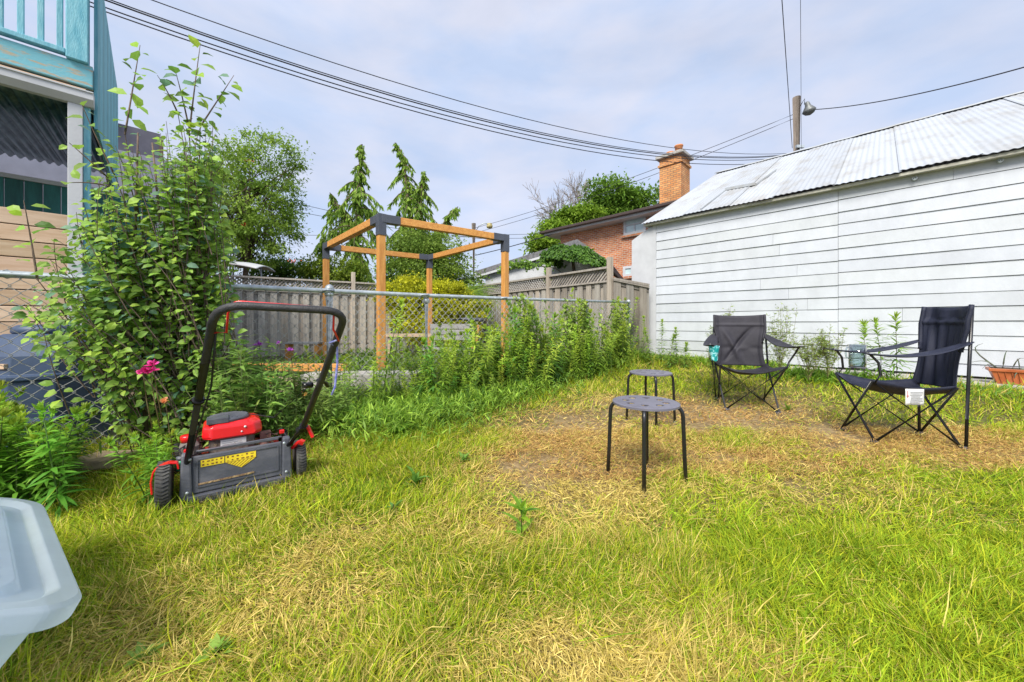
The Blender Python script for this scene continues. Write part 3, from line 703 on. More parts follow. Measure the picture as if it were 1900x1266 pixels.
def wire(label, p0, p1, pm=None, r=.011, group='overhead cables'):
    a, c = P(*p0), P(*p1); sag = 0
    if pm:
        rr = (pm[0] - 950) / F; d = c - a
        t = (rr * a.y - a.x) / (d.x - rr * d.y); q = a + d * t; zn = CZ + (598 - pm[1]) / F * q.y; sag = (q.z - zn) / (4 * t * (1 - t))
    b = MB(); b.tube([a + (c - a) * s - Vector((0, 0, sag * 4 * s * (1 - s))) for s in [k / 24 for k in range(25)]], r, 5)
    return tag(b.build('power_line', M['wire'], None, origin=tuple(a)), label, 'cable', group)
YE = 5.2
wire('uppermost black cable of the bundle crossing the sky', (180, -37, YE), (1476, 284, Yp), (1230, 272), .008)
wire('second cable from the top in the bundle crossing the sky', (120, -31, YE), (1476, 285, Yp), (1230, 284), .009)
wire('thick third cable in the middle of the bundle crossing the sky', (118, -28, YE), (1476, 286, Yp), (1225, 286), .012)
wire('fourth cable, second lowest of the bundle crossing the sky', (95, -22, YE), (1476, 290, Yp), (1225, 291), .010)
wire('lowest cable of the bundle crossing the sky', (80, -20, YE), (1390, 305, 12.5), (1225, 299), .010)
wire('black cable dropping from the top to the utility pole', (1448, -40, 7), (1470, 275, Yp), None, .009)
wire('thin vertical looking cable beside the utility pole lamp', (1485, -40, 7), (1487, 282, Yp), None, .005)
wire('twisted black cable sagging from the pole lamp to the right edge', (1503, 204, Yp - .1), (2060, 78, 6.2), (1750, 164), .014)
wire('upper thin grey wire between the two poles', (1471, 213, Yp), (882, 423, Y2), (1174, 329), .011)
wire('lower thin grey wire between the two poles', (1471, 221, Yp), (882, 432, Y2), (1174, 339), .011)
wire('black service cable from the brick house eave to the street light', (882, 474, Y2), (1036, 431, 18.2), (950, 457), .024)
wire('distant wire left of the pergola, upper one', (330, 316, 16), (880, 437, Y2), (600, 389), .012)
wire('distant wire left of the pergola, middle one', (330, 345, 16), (880, 441, Y2), (600, 402), .012)
wire('distant nearly level wire behind the pergola', (330, 434, 18), (880, 440, Y2), None, .012)
wire('distant wire between street light and brick house, upper one', (880, 437, Y2), (1020, 434, 22), None, .012)
wire('distant wire between street light and brick house, lower one', (880, 443, Y2), (1020, 442, 22), None, .012)

# ================================================================ STOOLS
def stool_seat():
    b = MB(); Rr = .178; hr = .021; hc = .105; n = 8
    for sgn, z in ((1, 0.), (-1, -.005)):
        for k in range(n):
            th0 = 2 * math.pi * k / n; hw = math.pi / n
            c = Vector((hc * math.cos(th0), hc * math.sin(th0), z)); m = 24
            outer, inner = [], []
            for q in range(m):
                a = 2 * math.pi * q / m; ca, sa = math.cos(a), math.sin(a); mxx = max(abs(ca), abs(sa)); u, v = ca / mxx, sa / mxx
                rr = hc + u * .04; tt = th0 + v * hw; outer.append((rr * math.cos(tt), rr * math.sin(tt), z))
                inner.append((c.x + hr * (ca * math.cos(th0) - sa * math.sin(th0)), c.y + hr * (ca * math.sin(th0) + sa * math.cos(th0)), z))
            fs = [(q, (q + 1) % m, m + (q + 1) % m, m + q) for q in range(m)]
            if sgn < 0: fs = [f[::-1] for f in fs]
            b._add(outer + inner, fs, False)
            if sgn > 0: b._add(inner + [(x, y, -.005) for x, y, _ in inner], [(q, (q + 1) % m, m + (q + 1) % m, m + q) for q in range(m)], True)
        seg = 64
        b._add([(0, 0, z)] + [((hc - .04) * math.cos(2 * math.pi * k / seg), (hc - .04) * math.sin(2 * math.pi * k / seg), z) for k in range(seg)], [(0, 1 + k, 1 + (k + 1) % seg) if sgn > 0 else (0, 1 + (k + 1) % seg, 1 + k) for k in range(seg)], False)
        prof = [(hc + .04, z), (Rr - .006, z), (Rr, z - .003 if sgn > 0 else z)]
        vs = [(r * math.cos(2 * math.pi * k / seg), r * math.sin(2 * math.pi * k / seg), zz) for r, zz in prof for k in range(seg)]
        fs = [(i * seg + k, (i + 1) * seg + k, (i + 1) * seg + (k + 1) % seg, i * seg + (k + 1) % seg) for i in range(2) for k in range(seg)]
        b._add(vs, fs if sgn > 0 else [f[::-1] for f in fs], False)
    seg = 64; vs = [(Rr * math.cos(2 * math.pi * k / seg), Rr * math.sin(2 * math.pi * k / seg), zz) for zz in (-.003, -.014) for k in range(seg)]
    b._add(vs, [(seg + k, seg + (k + 1) % seg, (k + 1) % seg, k) for k in range(seg)], True)
    return b
def copy_tree(o, parent=None):
    c = o.copy(); COL.objects.link(c)
    if parent is not None: c.parent = parent
    for ch_ in list(o.children): copy_tree(ch_, c)
    return c
st = thing('round_stool', 'black metal stool with perforated round seat, the larger nearer one on the dry grass', 'stool', (.745, 2.045, gz(.745, 2.045)), R(-22), 'round perforated stools')
o = stool_seat().build('seat', M['seat_grey'], st); o.location = (0, 0, .445)
for k in range(4):
    a = R(90 * k); ca, sa = math.cos(a), math.sin(a)
    b = MB(); prof = [(.085, .428), (.13, .43), (.158, .428), (.176, .418), (.186, .40), (.190, .375), (.197, .18), (.205, .0)]
    b.tube([(r * ca, r * sa, z) for r, z in prof], .0108, 10); b.build('leg', M['black_tube'], st)
    b = MB(); b.lathe([(.0125, -.004), (.0125, .018)], (.205 * ca, .205 * sa, 0), (0, 0, 1), 10); b.build('foot_cap', M['dark_plastic'], st)
s2 = copy_tree(st); s2.location = (1.225, 3.24, gz(1.225, 3.24)); s2.rotation_euler = (0, 0, R(-8))
s2['label'] = 'black metal stool with perforated round seat, the farther one behind the first stool'

# ================================================================ CAMP CHAIRS
def camp_chair(name, label, loc, rz, fabric, wf=.21, df=.27, seatw=.25, bh=.96, bw=.215, wrinkle=1, seed=1, arm_out=.06):
    rnd = random.Random(seed)
    g = thing(name, label, 'folding chair', loc, rz, 'folding camp chairs')
    T = M['black_tube']; r = .0085
    # local: X right (as seen from the front the sitter's left), front is -Y
    feet = {('L', 'F'): Vector((-wf, -df, 0)), ('R', 'F'): Vector((wf, -df, 0)), ('L', 'B'): Vector((-wf, df, 0)), ('R', 'B'): Vector((wf, df, 0))}
    seatc = {('L', 'F'): Vector((-seatw - .01, -df - .03, .455)), ('R', 'F'): Vector((seatw + .01, -df - .03, .455)), ('L', 'B'): Vector((-seatw + .02, df - .03, .42)), ('R', 'B'): Vector((seatw - .02, df - .03, .42))}
    def rod(nm, pts, rad=r):
        b = MB(); b.tube(pts, rad, 8); return b.build(nm, T, g)
    def jit(p, d): return Vector(p) + Vector(d)
    up = Vector((0, 0, .022))
    # crossing pairs on the four sides
    for (a, c, d) in ((('L', 'F'), ('R', 'F'), (0, -.006, 0)), (('L', 'B'), ('R', 'B'), (0, .008, 0)), (('L', 'F'), ('L', 'B'), (-.008, 0, 0)), (('R', 'F'), ('R', 'B'), (.008, 0, 0))):
        n = Vector(d)
        rod('cross_leg', [feet[a] + up + n, seatc[c] + n * .3])
        rod('cross_leg', [feet[c] + up - n, seatc[a] - n * .3])
    # back uprights from the ground to the top of the back
    topL, topR = Vector((-bw, df + .05, bh)), Vector((bw, df + .05, bh))
    rod('back_upright', [feet[('L', 'B')] + Vector((-.014, .012, .0)), Vector((-seatw, df + .015, .43)), topL], .0095)
    rod('back_upright', [feet[('R', 'B')] + Vector((.014, .012, .0)), Vector((seatw, df + .015, .43)), topR], .0095)
    # arm supports
    for s in (-1, 1):
        ax = s * (seatw + arm_out)
        rod('arm_support', [(s * (seatw + .01), -df - .02, .44), (s * (seatw + .01 + arm_out * .3), -df + .02, .50), (s * (seatw + .01 + arm_out * .75), -df + .01, .585), (ax, -df - .03, .64), (ax, -df - .06, .655)], .0085)
    for k, f in feet.items():
        b = MB(); b.lathe([(.014, 0), (.016, .01), (.014, .03)], f, (0, 0, 1), 10); b.box(f.x - .024, f.x + .024, f.y - .012, f.y + .012, .012, .030); b.build('foot', M['dark_plastic'], g)
    # seat sling
    fl_, fr, bl, br = seatc[('L', 'F')], seatc[('R', 'F')], seatc[('L', 'B')], seatc[('R', 'B')]
    def seat(s, t):
        p = (fl_ * (1 - s) + fr * s) * (1 - t) + (bl * (1 - s) + br * s) * t
        dip = .085 * (4 * s * (1 - s)) ** .8 * (1 - .1 * t) + .03 * math.sin(math.pi * t) 
        sidein = .02 * math.sin(math.pi * t) * (1 - 2 * s)
        fr_in = .05 * (4 * s * (1 - s)) * (1 - t)
        return (p.x + sidein, p.y + fr_in, p.z + .012 - dip + .003 * math.sin(18 * s + 9 * t))
    b = MB(); b.grid(seat, 22, 18, thick=.004); b.build('seat', fabric, g)
    # back sling
    wr = [(rnd.uniform(-.1, .1), rnd.uniform(.5, .9), rnd.uniform(-1, 1)) for _ in range(5)]
    def back(s, t):
        z = .40 + (bh + .005 - .40) * t; y = df - .035 + .085 * t
        taper = 1.0 if t > .72 else 1 - .14 * math.sin(math.pi * (.72 - t) / .72 * .9)
        x = (s - .5) * 2 * bw * 1.03 * taper
        sag = .05 * (4 * s * (1 - s)) * (1 - .35 * t)
        w_ = 0.
        if wrinkle == 1:
            w_ += .034 * math.exp(-(((s - .5) - (t - .45) * .85) / .05) ** 2) * (1 if .05 < t < .78 else .0) * math.sin(math.pi * min(1, max(0, (t - .05) / .73)))
            w_ += -.022 * math.exp(-(((s - .30) + (t - .50) * .55) / .07) ** 2) * math.sin(math.pi * min(1, t / .8))
            w_ += .008 * math.exp(-((t - .34) / .05) ** 2) * math.sin(s * 9)
            w_ += -.010 * math.exp(-((t - .80) / .016) ** 2)
        else:
            w_ += .007 * math.sin(s * 26 + 3 * t) * (1 - t) + .006 * math.sin(s * 34) * (1 - abs(t - .45) * 1.6) * (t < .80)
            w_ += -.012 * math.exp(-((t - .80) / .016) ** 2) + .006 * math.sin(s * 15) * (t > .84)
        edge = .012 * (1 if (s < .08 or s > .92) else 0)
        return (x, y + sag + w_ * 1.2 - edge, z - .02 * math.sin(math.pi * s) * (t > .97) * .6)
    b = MB(); b.grid(back, 44, 48, thick=.004)
    bk = b.build('backrest', fabric, g)
    for s in (-1, 1): b = MB(); b.tube([back(.5 + .49 * s, t) for t in [.45 + .055 * k for k in range(11)]], .013, 8); b.build('sleeve', fabric, bk)
    # arm slings
    for s in (-1, 1):
        ax = s * (seatw + arm_out)
        A_ = Vector((s * (bw + .01), df + .04, .735)); B_ = Vector((ax, -df - .12, .655))
        def arm(u, v, A_=A_, B_=B_, s=s):
            wdt = .018 + .050 * math.sin(math.pi * min(1, v * 1.08)) ** .7
            p = A_ * (1 - v) + B_ * v; side = Vector((1, 0, 0)) * (u - .5) * 2 * wdt
            return (p.x + side.x + .02 * s * math.sin(math.pi * v), p.y, p.z - .055 * math.sin(math.pi * v) - .010 * (4 * u * (1 - u)) * math.sin(math.pi * v))
        b = MB(); b.grid(arm, 6, 22, thick=.006); b.build('armrest', fabric, g)
    return g
cx, cy = 2.42, 3.80
c1 = camp_chair('camp_chair', 'black folding camp chair with creased wide back facing the lawn, beside the wispy weeds', (cx, cy, gz(cx, cy)), R(-21), M['canvas'], wf=.215, df=.265, seatw=.265, bh=.955, bw=.24, wrinkle=1, seed=2, arm_out=.10)
cx2, cy2 = 2.86, 2.72
c2 = camp_chair('camp_chair', 'navy black folding camp chair seen from its side with white tag under the seat', (cx2, cy2, gz(cx2, cy2)), R(-103), M['canvas_blue'], wf=.17, df=.25, seatw=.195, bh=.985, bw=.18, wrinkle=2, seed=5, arm_out=-.01)
c2.scale = (1, 1, 1)
# tag under the right chair's seat edge (near side is local +X)
tg = thing('care_tag', 'white printed paper tag hanging under the navy chair seat', 'tag', tuple(P(1697, 722, 2.44)), R(-6))
b = MB(); b.grid(lambda s, t: ((s - .5) * .112, .006 * math.sin(3 * s) * t, -.108 * t), 6, 6, thick=.0012); b.build('paper', M['label_white'], tg)
b = MB(); rnd = random.Random(4)
for k in range(9): b.box(-.030 + rnd.uniform(0, .01), .05 - rnd.uniform(0, .02), -.0035, -.0025, -.022 - k * .010, -.019 - k * .010)
b.build('print', M['ink'], tg)
b = MB(); b.box(-.045, -.043, -.004, -.003, -.06, -.01); b.box(-.05, -.036, -.004, -.003, -.048, -.045); b.build('red_mark', M['ink_red'], tg)
# glass mug held in the far armrest of the right chair
mg_ = bpy.data.materials.new('clear_glass'); mg_.use_nodes = True; t_ = mg_.node_tree; t_.nodes.remove(t_.nodes['Principled BSDF'])
a_ = t_.nodes.new('ShaderNodeBsdfTransparent'); a_.inputs[0].default_value = (.80, .87, .87, 1); b_ = t_.nodes.new('ShaderNodeBsdfGlossy'); b_.inputs['Roughness'].default_value = .03
l_ = t_.nodes.new('ShaderNodeLayerWeight'); l_.inputs['Blend'].default_value = .42; m_ = t_.nodes.new('ShaderNodeMixShader')
t_.links.new(l_.outputs['Facing'], m_.inputs[0]); t_.links.new(a_.outputs[0], m_.inputs[1]); t_.links.new(b_.outputs[0], m_.inputs[2]); t_.links.new(m_.outputs[0], t_.nodes['Material Output'].inputs['Surface'])
q = P(1591, 683, 2.98)
mug = thing('glass_mug', 'clear glass mug with handle held in the navy chair armrest', 'mug', tuple(q))
b = MB(); b.lathe([(.0, .0), (.040, .0), (.052, .012), (.055, .04), (.055, .190), (.0525, .190), (.0515, .04), (.046, .016), (0, .012)], (0, 0, 0), (0, 0, 1), 28); b.build('cup', mg_, mug)
b = MB(); b.tube([(-.054, 0, .165), (-.085, 0, .168), (-.098, 0, .14), (-.092, 0, .09), (-.054, 0, .07)], .006, 8); b.build('handle', mg_, mug)
b = MB(); b.tube([(.050 * math.cos(t), .050 * math.sin(t), .006) for t in [k * math.pi / 12 for k in range(25)]], .006, 6, cap=False); part(b.build('base_ring', M['dark_plastic'], mug), 'dark ring round the bottom')
b = MB(); b.lathe([(.058, -.006), (.060, .01), (.062, .085), (.060, .085), (.058, .01)], q, (0, 0, 1), 20)
for i in range(1):
    pass
# cup holder of the left chair with a crumpled wrapper
q = P(1325, 655, 3.62)
t_ = MB(); t_.grid(lambda s, t: (.045 * (1 - .35 * t) * math.cos(2 * math.pi * s) + .006 * math.sin(9 * s + 5 * t), .03 * (1 - .3 * t) * math.sin(2 * math.pi * s), -.13 * t + .012 * math.sin(14 * s)), 18, 8, smooth=False, thick=.002)
tag(t_.build('drink_packet', M['teal_pack'], None, origin=None), 'crumpled teal and white drink packet tucked in the creased chair armrest', 'packet')
bpy.data.objects['drink_packet'].location = q + Vector((0, 0, .06))

# ================================================================ LAWN MOWER
MW = Vector((-1.425, 1.915, 0)); MYAW = R(38.5)
g = thing('lawn_mower', 'red petrol lawn mower with grey rear flap standing on the grass', 'lawn mower', (MW.x, MW.y, gz(MW.x, MW.y) + .012), MYAW)
b = MB()     # steel deck: rounded rectangular shell
def ring(w_, y0, y1, z, ch): return [(-w_, y0, z), (w_, y0, z), (w_, y1 - ch, z), (w_ - ch, y1, z), (-w_ + ch, y1, z), (-w_, y1 - ch, z)]
rs_ = [ring(.215, -.02, .47, .035, .1), ring(.215, -.02, .47, .10, .1), ring(.20, 0, .45, .135, .1), ring(.12, .06, .36, .15, .06)]
b._add([p for r in rs_ for p in r], [(i * 6 + k, i * 6 + (k + 1) % 6, (i + 1) * 6 + (k + 1) % 6, (i + 1) * 6 + k) for i in range(3) for k in range(6)] + [tuple(18 + k for k in range(6))])
b.build('deck', M['red_dirty'], g, bevel=.01)
b = MB()
for k in range(60):
    a = random.uniform(0, 6.28); r_ = random.uniform(.02, .16); x, y = r_ * math.cos(a) * 1.1, .17 + r_ * math.sin(a) * .9; s_ = random.uniform(.008, .022)
    b.lathe([(.001, -s_ * .3), (s_, 0), (s_ * .6, s_ * .5), (.001, s_ * .7)], (x, y, .15), (random.uniform(-.3, .3), random.uniform(-.3, .3), 1), 6)
b.build('clippings', M['mud'], g)
# engine
def rrect(x0, x1, y0, y1, z, ch): return [(x0 + ch, y0, z), (x1 - ch, y0, z), (x1, y0 + ch, z), (x1, y1 - ch, z), (x1 - ch, y1, z), (x0 + ch, y1, z), (x0, y1 - ch, z), (x0, y0 + ch, z)]
def stack(rows): 
    b = MB(); b._add([p for r in rows for p in r], [(i * 8 + k, i * 8 + (k + 1) % 8, (i + 1) * 8 + (k + 1) % 8, (i + 1) * 8 + k) for i in range(len(rows) - 1) for k in range(8)] + [tuple((len(rows) - 1) * 8 + k for k in range(8)), tuple(range(8))[::-1]]); return b
ex, ey = -.022, .17
stack([rrect(ex - .105, ex + .095, ey - .08, ey + .11, .165, .03), rrect(ex - .105, ex + .095, ey - .08, ey + .11, .255, .03)]).build('engine_block', M['engine_grey'], g, bevel=.006)
b = MB(); b.lathe([(.08, .13), (.085, .16), (.07, .18)], (ex + .02, ey, 0), (0, 0, 1), 16); b.tube([(ex + .06, ey - .12, .15), (ex + .13, ey - .10, .165), (ex + .15, ey, .17)], .022, 8); b.tube([(ex - .10, ey - .12, .165), (ex - .02, ey - .135, .15), (ex + .07, ey - .12, .16)], .016, 8)
b.build('muffler', M['rust'], g)
b = MB()
for k in range(14):
    b.lathe([(.001, -.012), (.018, 0), (.001, .014)], (ex - .13 - .06 * random.random(), ey - .1 + .2 * random.random(), .15 + .08 * random.random()), rdir(1)[0], 6)
b.tube([(ex - .12, ey - .06, .20), (ex - .17, ey - .05, .22), (ex - .19, ey, .18)], .008, 6); b.tube([(ex - .12, ey - .02, .23), (ex - .19, ey - .06, .24), (ex - .2, ey - .1, .17)], .005, 6)
b.build('carburettor', M['rust'], g)
stack([rrect(ex - .120, ex + .118, ey - .10, ey + .12, .247, .03), rrect(ex - .132, ex + .130, ey - .108, ey + .13, .262, .035), rrect(ex - .128, ex + .124, ey - .100, ey + .125, .312, .035), rrect(ex - .10, ex + .10, ey - .075, ey + .10, .330, .035)]).build('engine_cover', M['red'], g, bevel=.010)
b = MB(); b.lathe([(.090, .326), (.094, .340), (.086, .350), (.080, .348)], (ex - .02, ey + .01, 0), (0, 0, 1), 28)
for k in range(7):
    yy = ey - .065 + k * .025; hx = math.sqrt(max(0, .084 ** 2 - (yy - ey - .01) ** 2)); b.bar((ex - .02 - hx, yy, .347), (ex - .02 + hx, yy, .347), .010, .009)
b.box(ex - .112, ex - .02, ey - .085, ey - .01, .328, .356)
b.build('recoil_grille', M['dark_plastic'], g, bevel=.002)
b = MB(); b.lathe([(.080, .3325), (.001, .3335)], (ex - .02, ey + .01, 0), (0, 0, 1), 24); b.build('grille_base', M['dark_gap'], g)
b = MB(); b.box(ex - .055, ex + .055, ey - .0855, ey - .0800, .205, .238); b.build('engine_label', M['label_white'], g)
b = MB()
for k in range(3): b.box(ex - .047, ex + .04 - .02 * k, ey - .0865, ey - .0857, .211 + k * .009, .213 + k * .009)
b.build('label_print', M['ink'], g)
b = MB()
for (x, z, r_) in ((.07, .298, .007), (.055, .275, .005)): b.lathe([(r_, .0), (.001, .002)], (ex + x - .02, ey - .1065, z), (0, -1, .1), 6)
b.build('paint_chip', M['label_white'], g)
# fuel tank on the left side
stack([rrect(-.235, -.165, .05, .19, .15, .02), rrect(-.24, -.16, .045, .195, .24, .02), rrect(-.225, -.175, .06, .18, .262, .02)]).build('fuel_tank', M['engine_grey'], g, bevel=.006)
b = MB(); b.lathe([(.030, .258), (.032, .285), (.028, .292), (.001, .292)], (-.205, .09, 0), (0, 0, 1), 16); part(b.build('fuel_cap', M['red'], g), 'red fuel cap')
b = MB(); b.lathe([(.021, .15), (.022, .195)], (-.225, .005, 0), (0, 0, 1), 14); b.build('oil_cap', M['green_cap'], g)
b = MB(); b.lathe([(.019, .195), (.020, .212), (.001, .213)], (-.225, .005, 0), (0, 0, 1), 14); b.build('cap_top', M['dark_plastic'], g)
# rear flap and its frame
def flap(nm, x0, x1, z0, z1, d0, d1, m, bev=.006, par=None):
    b = MB(); sl = .10
    f = lambda z: -.055 + (z - .03) * sl
    b.hexa([(x0, f(z0) - d0, z0), (x1, f(z0) - d0, z0), (x1, f(z0) - d1, z0), (x0, f(z0) - d1, z0), (x0, f(z1) - d0, z1), (x1, f(z1) - d0, z1), (x1, f(z1) - d1, z1), (x0, f(z1) - d1, z1)])
    return b.build(nm, m, par or g, bevel=bev)
fp_ = flap('rear_flap', -.185, .185, .040, .215, .014, .0, M['dark_plastic'])
b = MB(); f = lambda z: -.055 + (z - .03) * .10 - .0155
x0, x1, z0, z1 = -.165, .165, .07, .197; w_ = .0045
for (a, c) in (((x0, z0), (x1, z0)), ((x1, z0), (x1, z1)), ((x1, z1), (x0, z1)), ((x0, z1), (x0, z0))): b.bar((a[0], f(a[1]), a[1]), (c[0], f(c[1]), c[1]), .006, .007, up=(0, 1, 0))
b.build('raised_border', M['dark_plastic'], fp_)
b = MB(); b.bar((x0 + .005, f(.084) - .002, .082), (.06, f(.086) - .002, .086), .003, .008, up=(0, 0, 1)); part(b.build('dust_streak', M['mud'], fp_), 'tan dust along the lower ledge')
b = MB(); zf = lambda z, e=.0: f(z) + .0005 - e
def decal(pts, m, nm, e, par):
    b = MB(); n = len(pts); b._add([(x, zf(z, e), z) for x, z in pts] + [(x, zf(z, e - .0012), z) for x, z in pts], [tuple(range(n)), tuple(range(n, 2 * n))[::-1]] + [(i, n + i, n + (i + 1) % n, (i + 1) % n) for i in range(n)]); return b.build(nm, m, par)
decal([(-.152, .160), (-.062, .160), (-.062, .198), (-.152, .198)], M['yellow'], 'warning_sticker', .002, fp_)
decal([(-.058, .160), (-.058, .198), (.068, .198), (.068, .160), (.008, .122)], M['yellow'], 'warning_sticker', .002, fp_)
b = MB(); rnd = random.Random(8)
def q4(x0_, x1_, z0_, z1_): b._add([(x0_, zf(z0_, .0026), z0_), (x1_, zf(z0_, .0026), z0_), (x1_, zf(z1_, .0026), z1_), (x0_, zf(z1_, .0026), z1_)], [(0, 1, 2, 3)])
for k in range(5):
    for j in range(2):
        x = -.146 + k * .017; z = .165 + j * .016; q4(x, x + rnd.uniform(.006, .012), z, z + rnd.uniform(.004, .009))
for k in range(6):
    for j in range(2):
        x = -.052 + k * .0195; z = .165 + j * .016; q4(x, x + rnd.uniform(.006, .013), z, z + rnd.uniform(.002, .009))
q4(-.058, .068, .1595, .1610)
for k in range(8):      # hazard stripes inside the point
    xa = -.05 + k * .0165
    def zlow(x): return .122 + (abs(x - .008) / .0 if 0 else (.008 - x) / .066 * .038 if x < .008 else (x - .008) / .060 * .038)
    x1_ = xa; z1_ = .159; 
    # stripe slants down to the left
    L_ = .0
    for st_ in range(14):
        xx = xa - st_ * .003; zz = .158 - st_ * .0024
        if xx < -.056 or zz - .002 < zlow(xx): break
        b._add([(xx - .003, zf(zz, .0026), zz - .0024), (xx + .001, zf(zz, .0026), zz - .0024), (xx + .004, zf(zz, .0026), zz), (xx, zf(zz, .0026), zz)], [(0, 1, 2, 3)])
b.build('sticker_print', M['sticker_ink'], fp_)
for s in (-1, 1):
    b = MB(); b.hexa([(s * .205 - .024, -.085, .02), (s * .205 + .024, -.085, .02), (s * .205 + .024, -.02, .02), (s * .205 - .024, -.02, .02), (s * .205 - .018, -.060, .235), (s * .205 + .018, -.060, .235), (s * .205 + .018, -.015, .235), (s * .205 - .018, -.015, .235)])
    b.build('handle_socket', M['dark_plastic'], g, bevel=.008)
b = MB(); b.bar((-.20, -.075, .028), (.20, -.075, .028), .03, .018); b.build('rear_bar', M['dark_plastic'], g, bevel=.003); b = MB(); b.bar((-.16, -.035, .232), (.17, -.035, .232), .018, .012); b.tube([(-.17, -.043, .236), (.0, -.040, .236), (.165, -.038, .238), (.185, -.03, .236)], .006, 6); b.build('hinge_rod', M['dark_plastic'], g, bevel=.003)
b = MB()
for k in range(70):
    x = -.2 + .4 * k / 70; b._add([(x, -.088, .025), (x + .004, -.088, .025), (x + .004 + random.uniform(-.004, .004), -.094 - random.uniform(0, .01), .004), (x + random.uniform(-.004, .004), -.094, .003)], [(0, 1, 2, 3)])
b.build('trailing_skirt', M['rubber'], g)
# wheels
def wheel(x, y, r_, wd):
    wp = MB(); n = 40
    wp.lathe([(r_ * .62, -wd / 2), (r_ * .93, -wd / 2), (r_, -wd / 2 + .006), (r_, wd / 2 - .006), (r_ * .93, wd / 2), (r_ * .62, wd / 2)], (x, y, r_ - .004), (1, 0, 0), n)
    for k in range(n):
        a = 2 * math.pi * k / n; c_, s_ = math.cos(a), math.sin(a); a2 = a + .09; c2_, s2_ = math.cos(a2), math.sin(a2); R_ = r_ + .002
        wp.bar((x - wd / 2 + .004, y + R_ * c_, r_ - .004 + R_ * s_), (x, y + R_ * c2_, r_ - .004 + R_ * s2_), .006, .006, up=(0, c_, s_)); wp.bar((x, y + R_ * c2_, r_ - .004 + R_ * s2_), (x + wd / 2 - .004, y + R_ * c_, r_ - .004 + R_ * s_), .006, .006, up=(0, c_, s_))
    wo = wp.build('wheel', M['rubber'], g)
    hb = MB(); s = 1 if x > 0 else -1
    hb.lathe([(r_ * .64, -wd * .3), (r_ * .64, wd * .5), (r_ * .5, wd * .46), (r_ * .22, wd * .6), (.001, wd * .6)], (x, y, r_ - .004), (s, 0, 0), 24); hb.build('hub', M['rim_cream'], wo)
wheel(-.283, -.02, .104, .052); wheel(.275, .0, .095, .046); wheel(-.265, .43, .085, .042); wheel(.25, .43, .085, .042)
b = MB(); fpth = [(-.322, .075), (-.326, .13), (-.318, .175), (-.298, .200), (-.265, .206), (-.236, .198), (-.232, .17)]
for (a, c) in zip(fpth, fpth[1:]): b.bar((a[0], -.04, a[1]), (c[0], -.04, c[1]), .035, .007, up=(1, 0, 0) if abs(a[1] - c[1]) > abs(a[0] - c[0]) else (0, 0, 1))
part(b.build('fender', M['red'], g, bevel=.002), 'red arched guard round the rear wheel')
b = MB(); b.bar((.235, -.04, .165), (.265, -.07, .205), .02, .014); b.bar((.265, -.07, .205), (.285, -.08, .195), .03, .02); part(b.build('height_lever', M['red'], g), 'red height lever')
for (x, z) in ((-.205, .222), (.190, .245)):
    b = MB(); b.box(x - .012, x + .012, -.005, .015, z, z + .02); b.build('red_clip', M['red'], g, bevel=.003)
for (x, y, z) in ((-.19, -.087, .215), (.19, -.087, .215), (-.2, -.088, .06), (.2, -.088, .06), (-.155, -.058, .05), (.155, -.058, .05)):
    b = MB(); b.lathe([(.007, 0), (.007, .004), (.003, .006), (.001, .006)], (x, y, z), (0, -1, 0), 6); b.build('bolt', M['galv'], g)
b = MB(); b.tube([(-.20, -.02, .16), (-.235, .03, .24), (-.16, .12, .27), (-.13, .14, .25)], .004, 6); b.build('fuel_line', M['wire'], g); b = MB(); b.tube([(.12, .06, .24), (.19, .02, .27), (.215, -.03, .22)], .0035, 6); b.build('throttle_cable', M['wire'], g)
b = MB(); b.box(.098, .15, .12, .17, .20, .235); b.tube([(.15, .145, .215), (.185, .14, .21)], .009, 8); b.build('spark_plug', M['rust'], g)
b = MB(); rnd = random.Random(19)
for k in range(90):
    x = rnd.uniform(-.2, .2); y = rnd.uniform(-.03, .04) if rnd.random() < .5 else rnd.uniform(-.104, -.075); z = .236 if y > -.05 else .03
    a = rnd.uniform(0, 6.28); l_ = rnd.uniform(.008, .02); b.tube([(x, y, z), (x + l_ * math.cos(a), y + l_ * .5 * math.sin(a), z + rnd.uniform(-.004, .006))], .0009, 3)
b.build('grass_clippings', M['mud'], g)
# handle
Lb, Lt = Vector((-.205, -.035, .17)), Vector((-.09, -.762, .925)); Rb, Rt = Vector((.205, -.035, .17)), Vector((.315, -.86, .905))
mr = Rb + (Rt - Rb) * .20 + Vector((.035, .0, -.005))
def rnd_corner(a, c, d, r_, n=6):      # from a through corner c to d
    u, v = (a - c).normalized(), (d - c).normalized(); p, q = c + u * r_, c + v * r_
    return [p * (1 - t) ** 2 + c * 2 * t * (1 - t) + q * t * t for t in [k / n for k in range(n + 1)]]
path = [Lb, Lb + (Lt - Lb) * .5] + rnd_corner(Lb, Lt, Rt, .09) + rnd_corner(Lt, Rt, Rb, .09) + [mr + (Rt - mr) * .5, mr]
b = MB(); b.tube(path[1:], .0145, 12)
b.build('handle', M['foam'], g)
b = MB(); b.tube([Lb, Lb + (Lt - Lb) * .5], .0125, 10); b.tube([Rb, mr - (mr - Rb) * .1, mr + (Rt - mr) * .06], .0125, 10); b.build('lower_handle', M['black_tube'], g)
b = MB(); d = (Lt - Lb).normalized(); q = Lb + (Lt - Lb) * .49; b.tube([q - d * .006, q + d * .006], .022, 12); b.tube([q, q + Vector((.04, -.01, 0))], .006, 6)
b.build('clamp', M['black_tube'], g); b = MB(); d2 = (Rt - mr).normalized(); b.tube([mr - d2 * .02, mr + d2 * .02], .020, 10); b.tube([mr + Vector((-.02, -.02, 0)), mr + Vector((-.03, -.03, .0))], .012, 8); b.build('clamp', M['black_tube'], g)
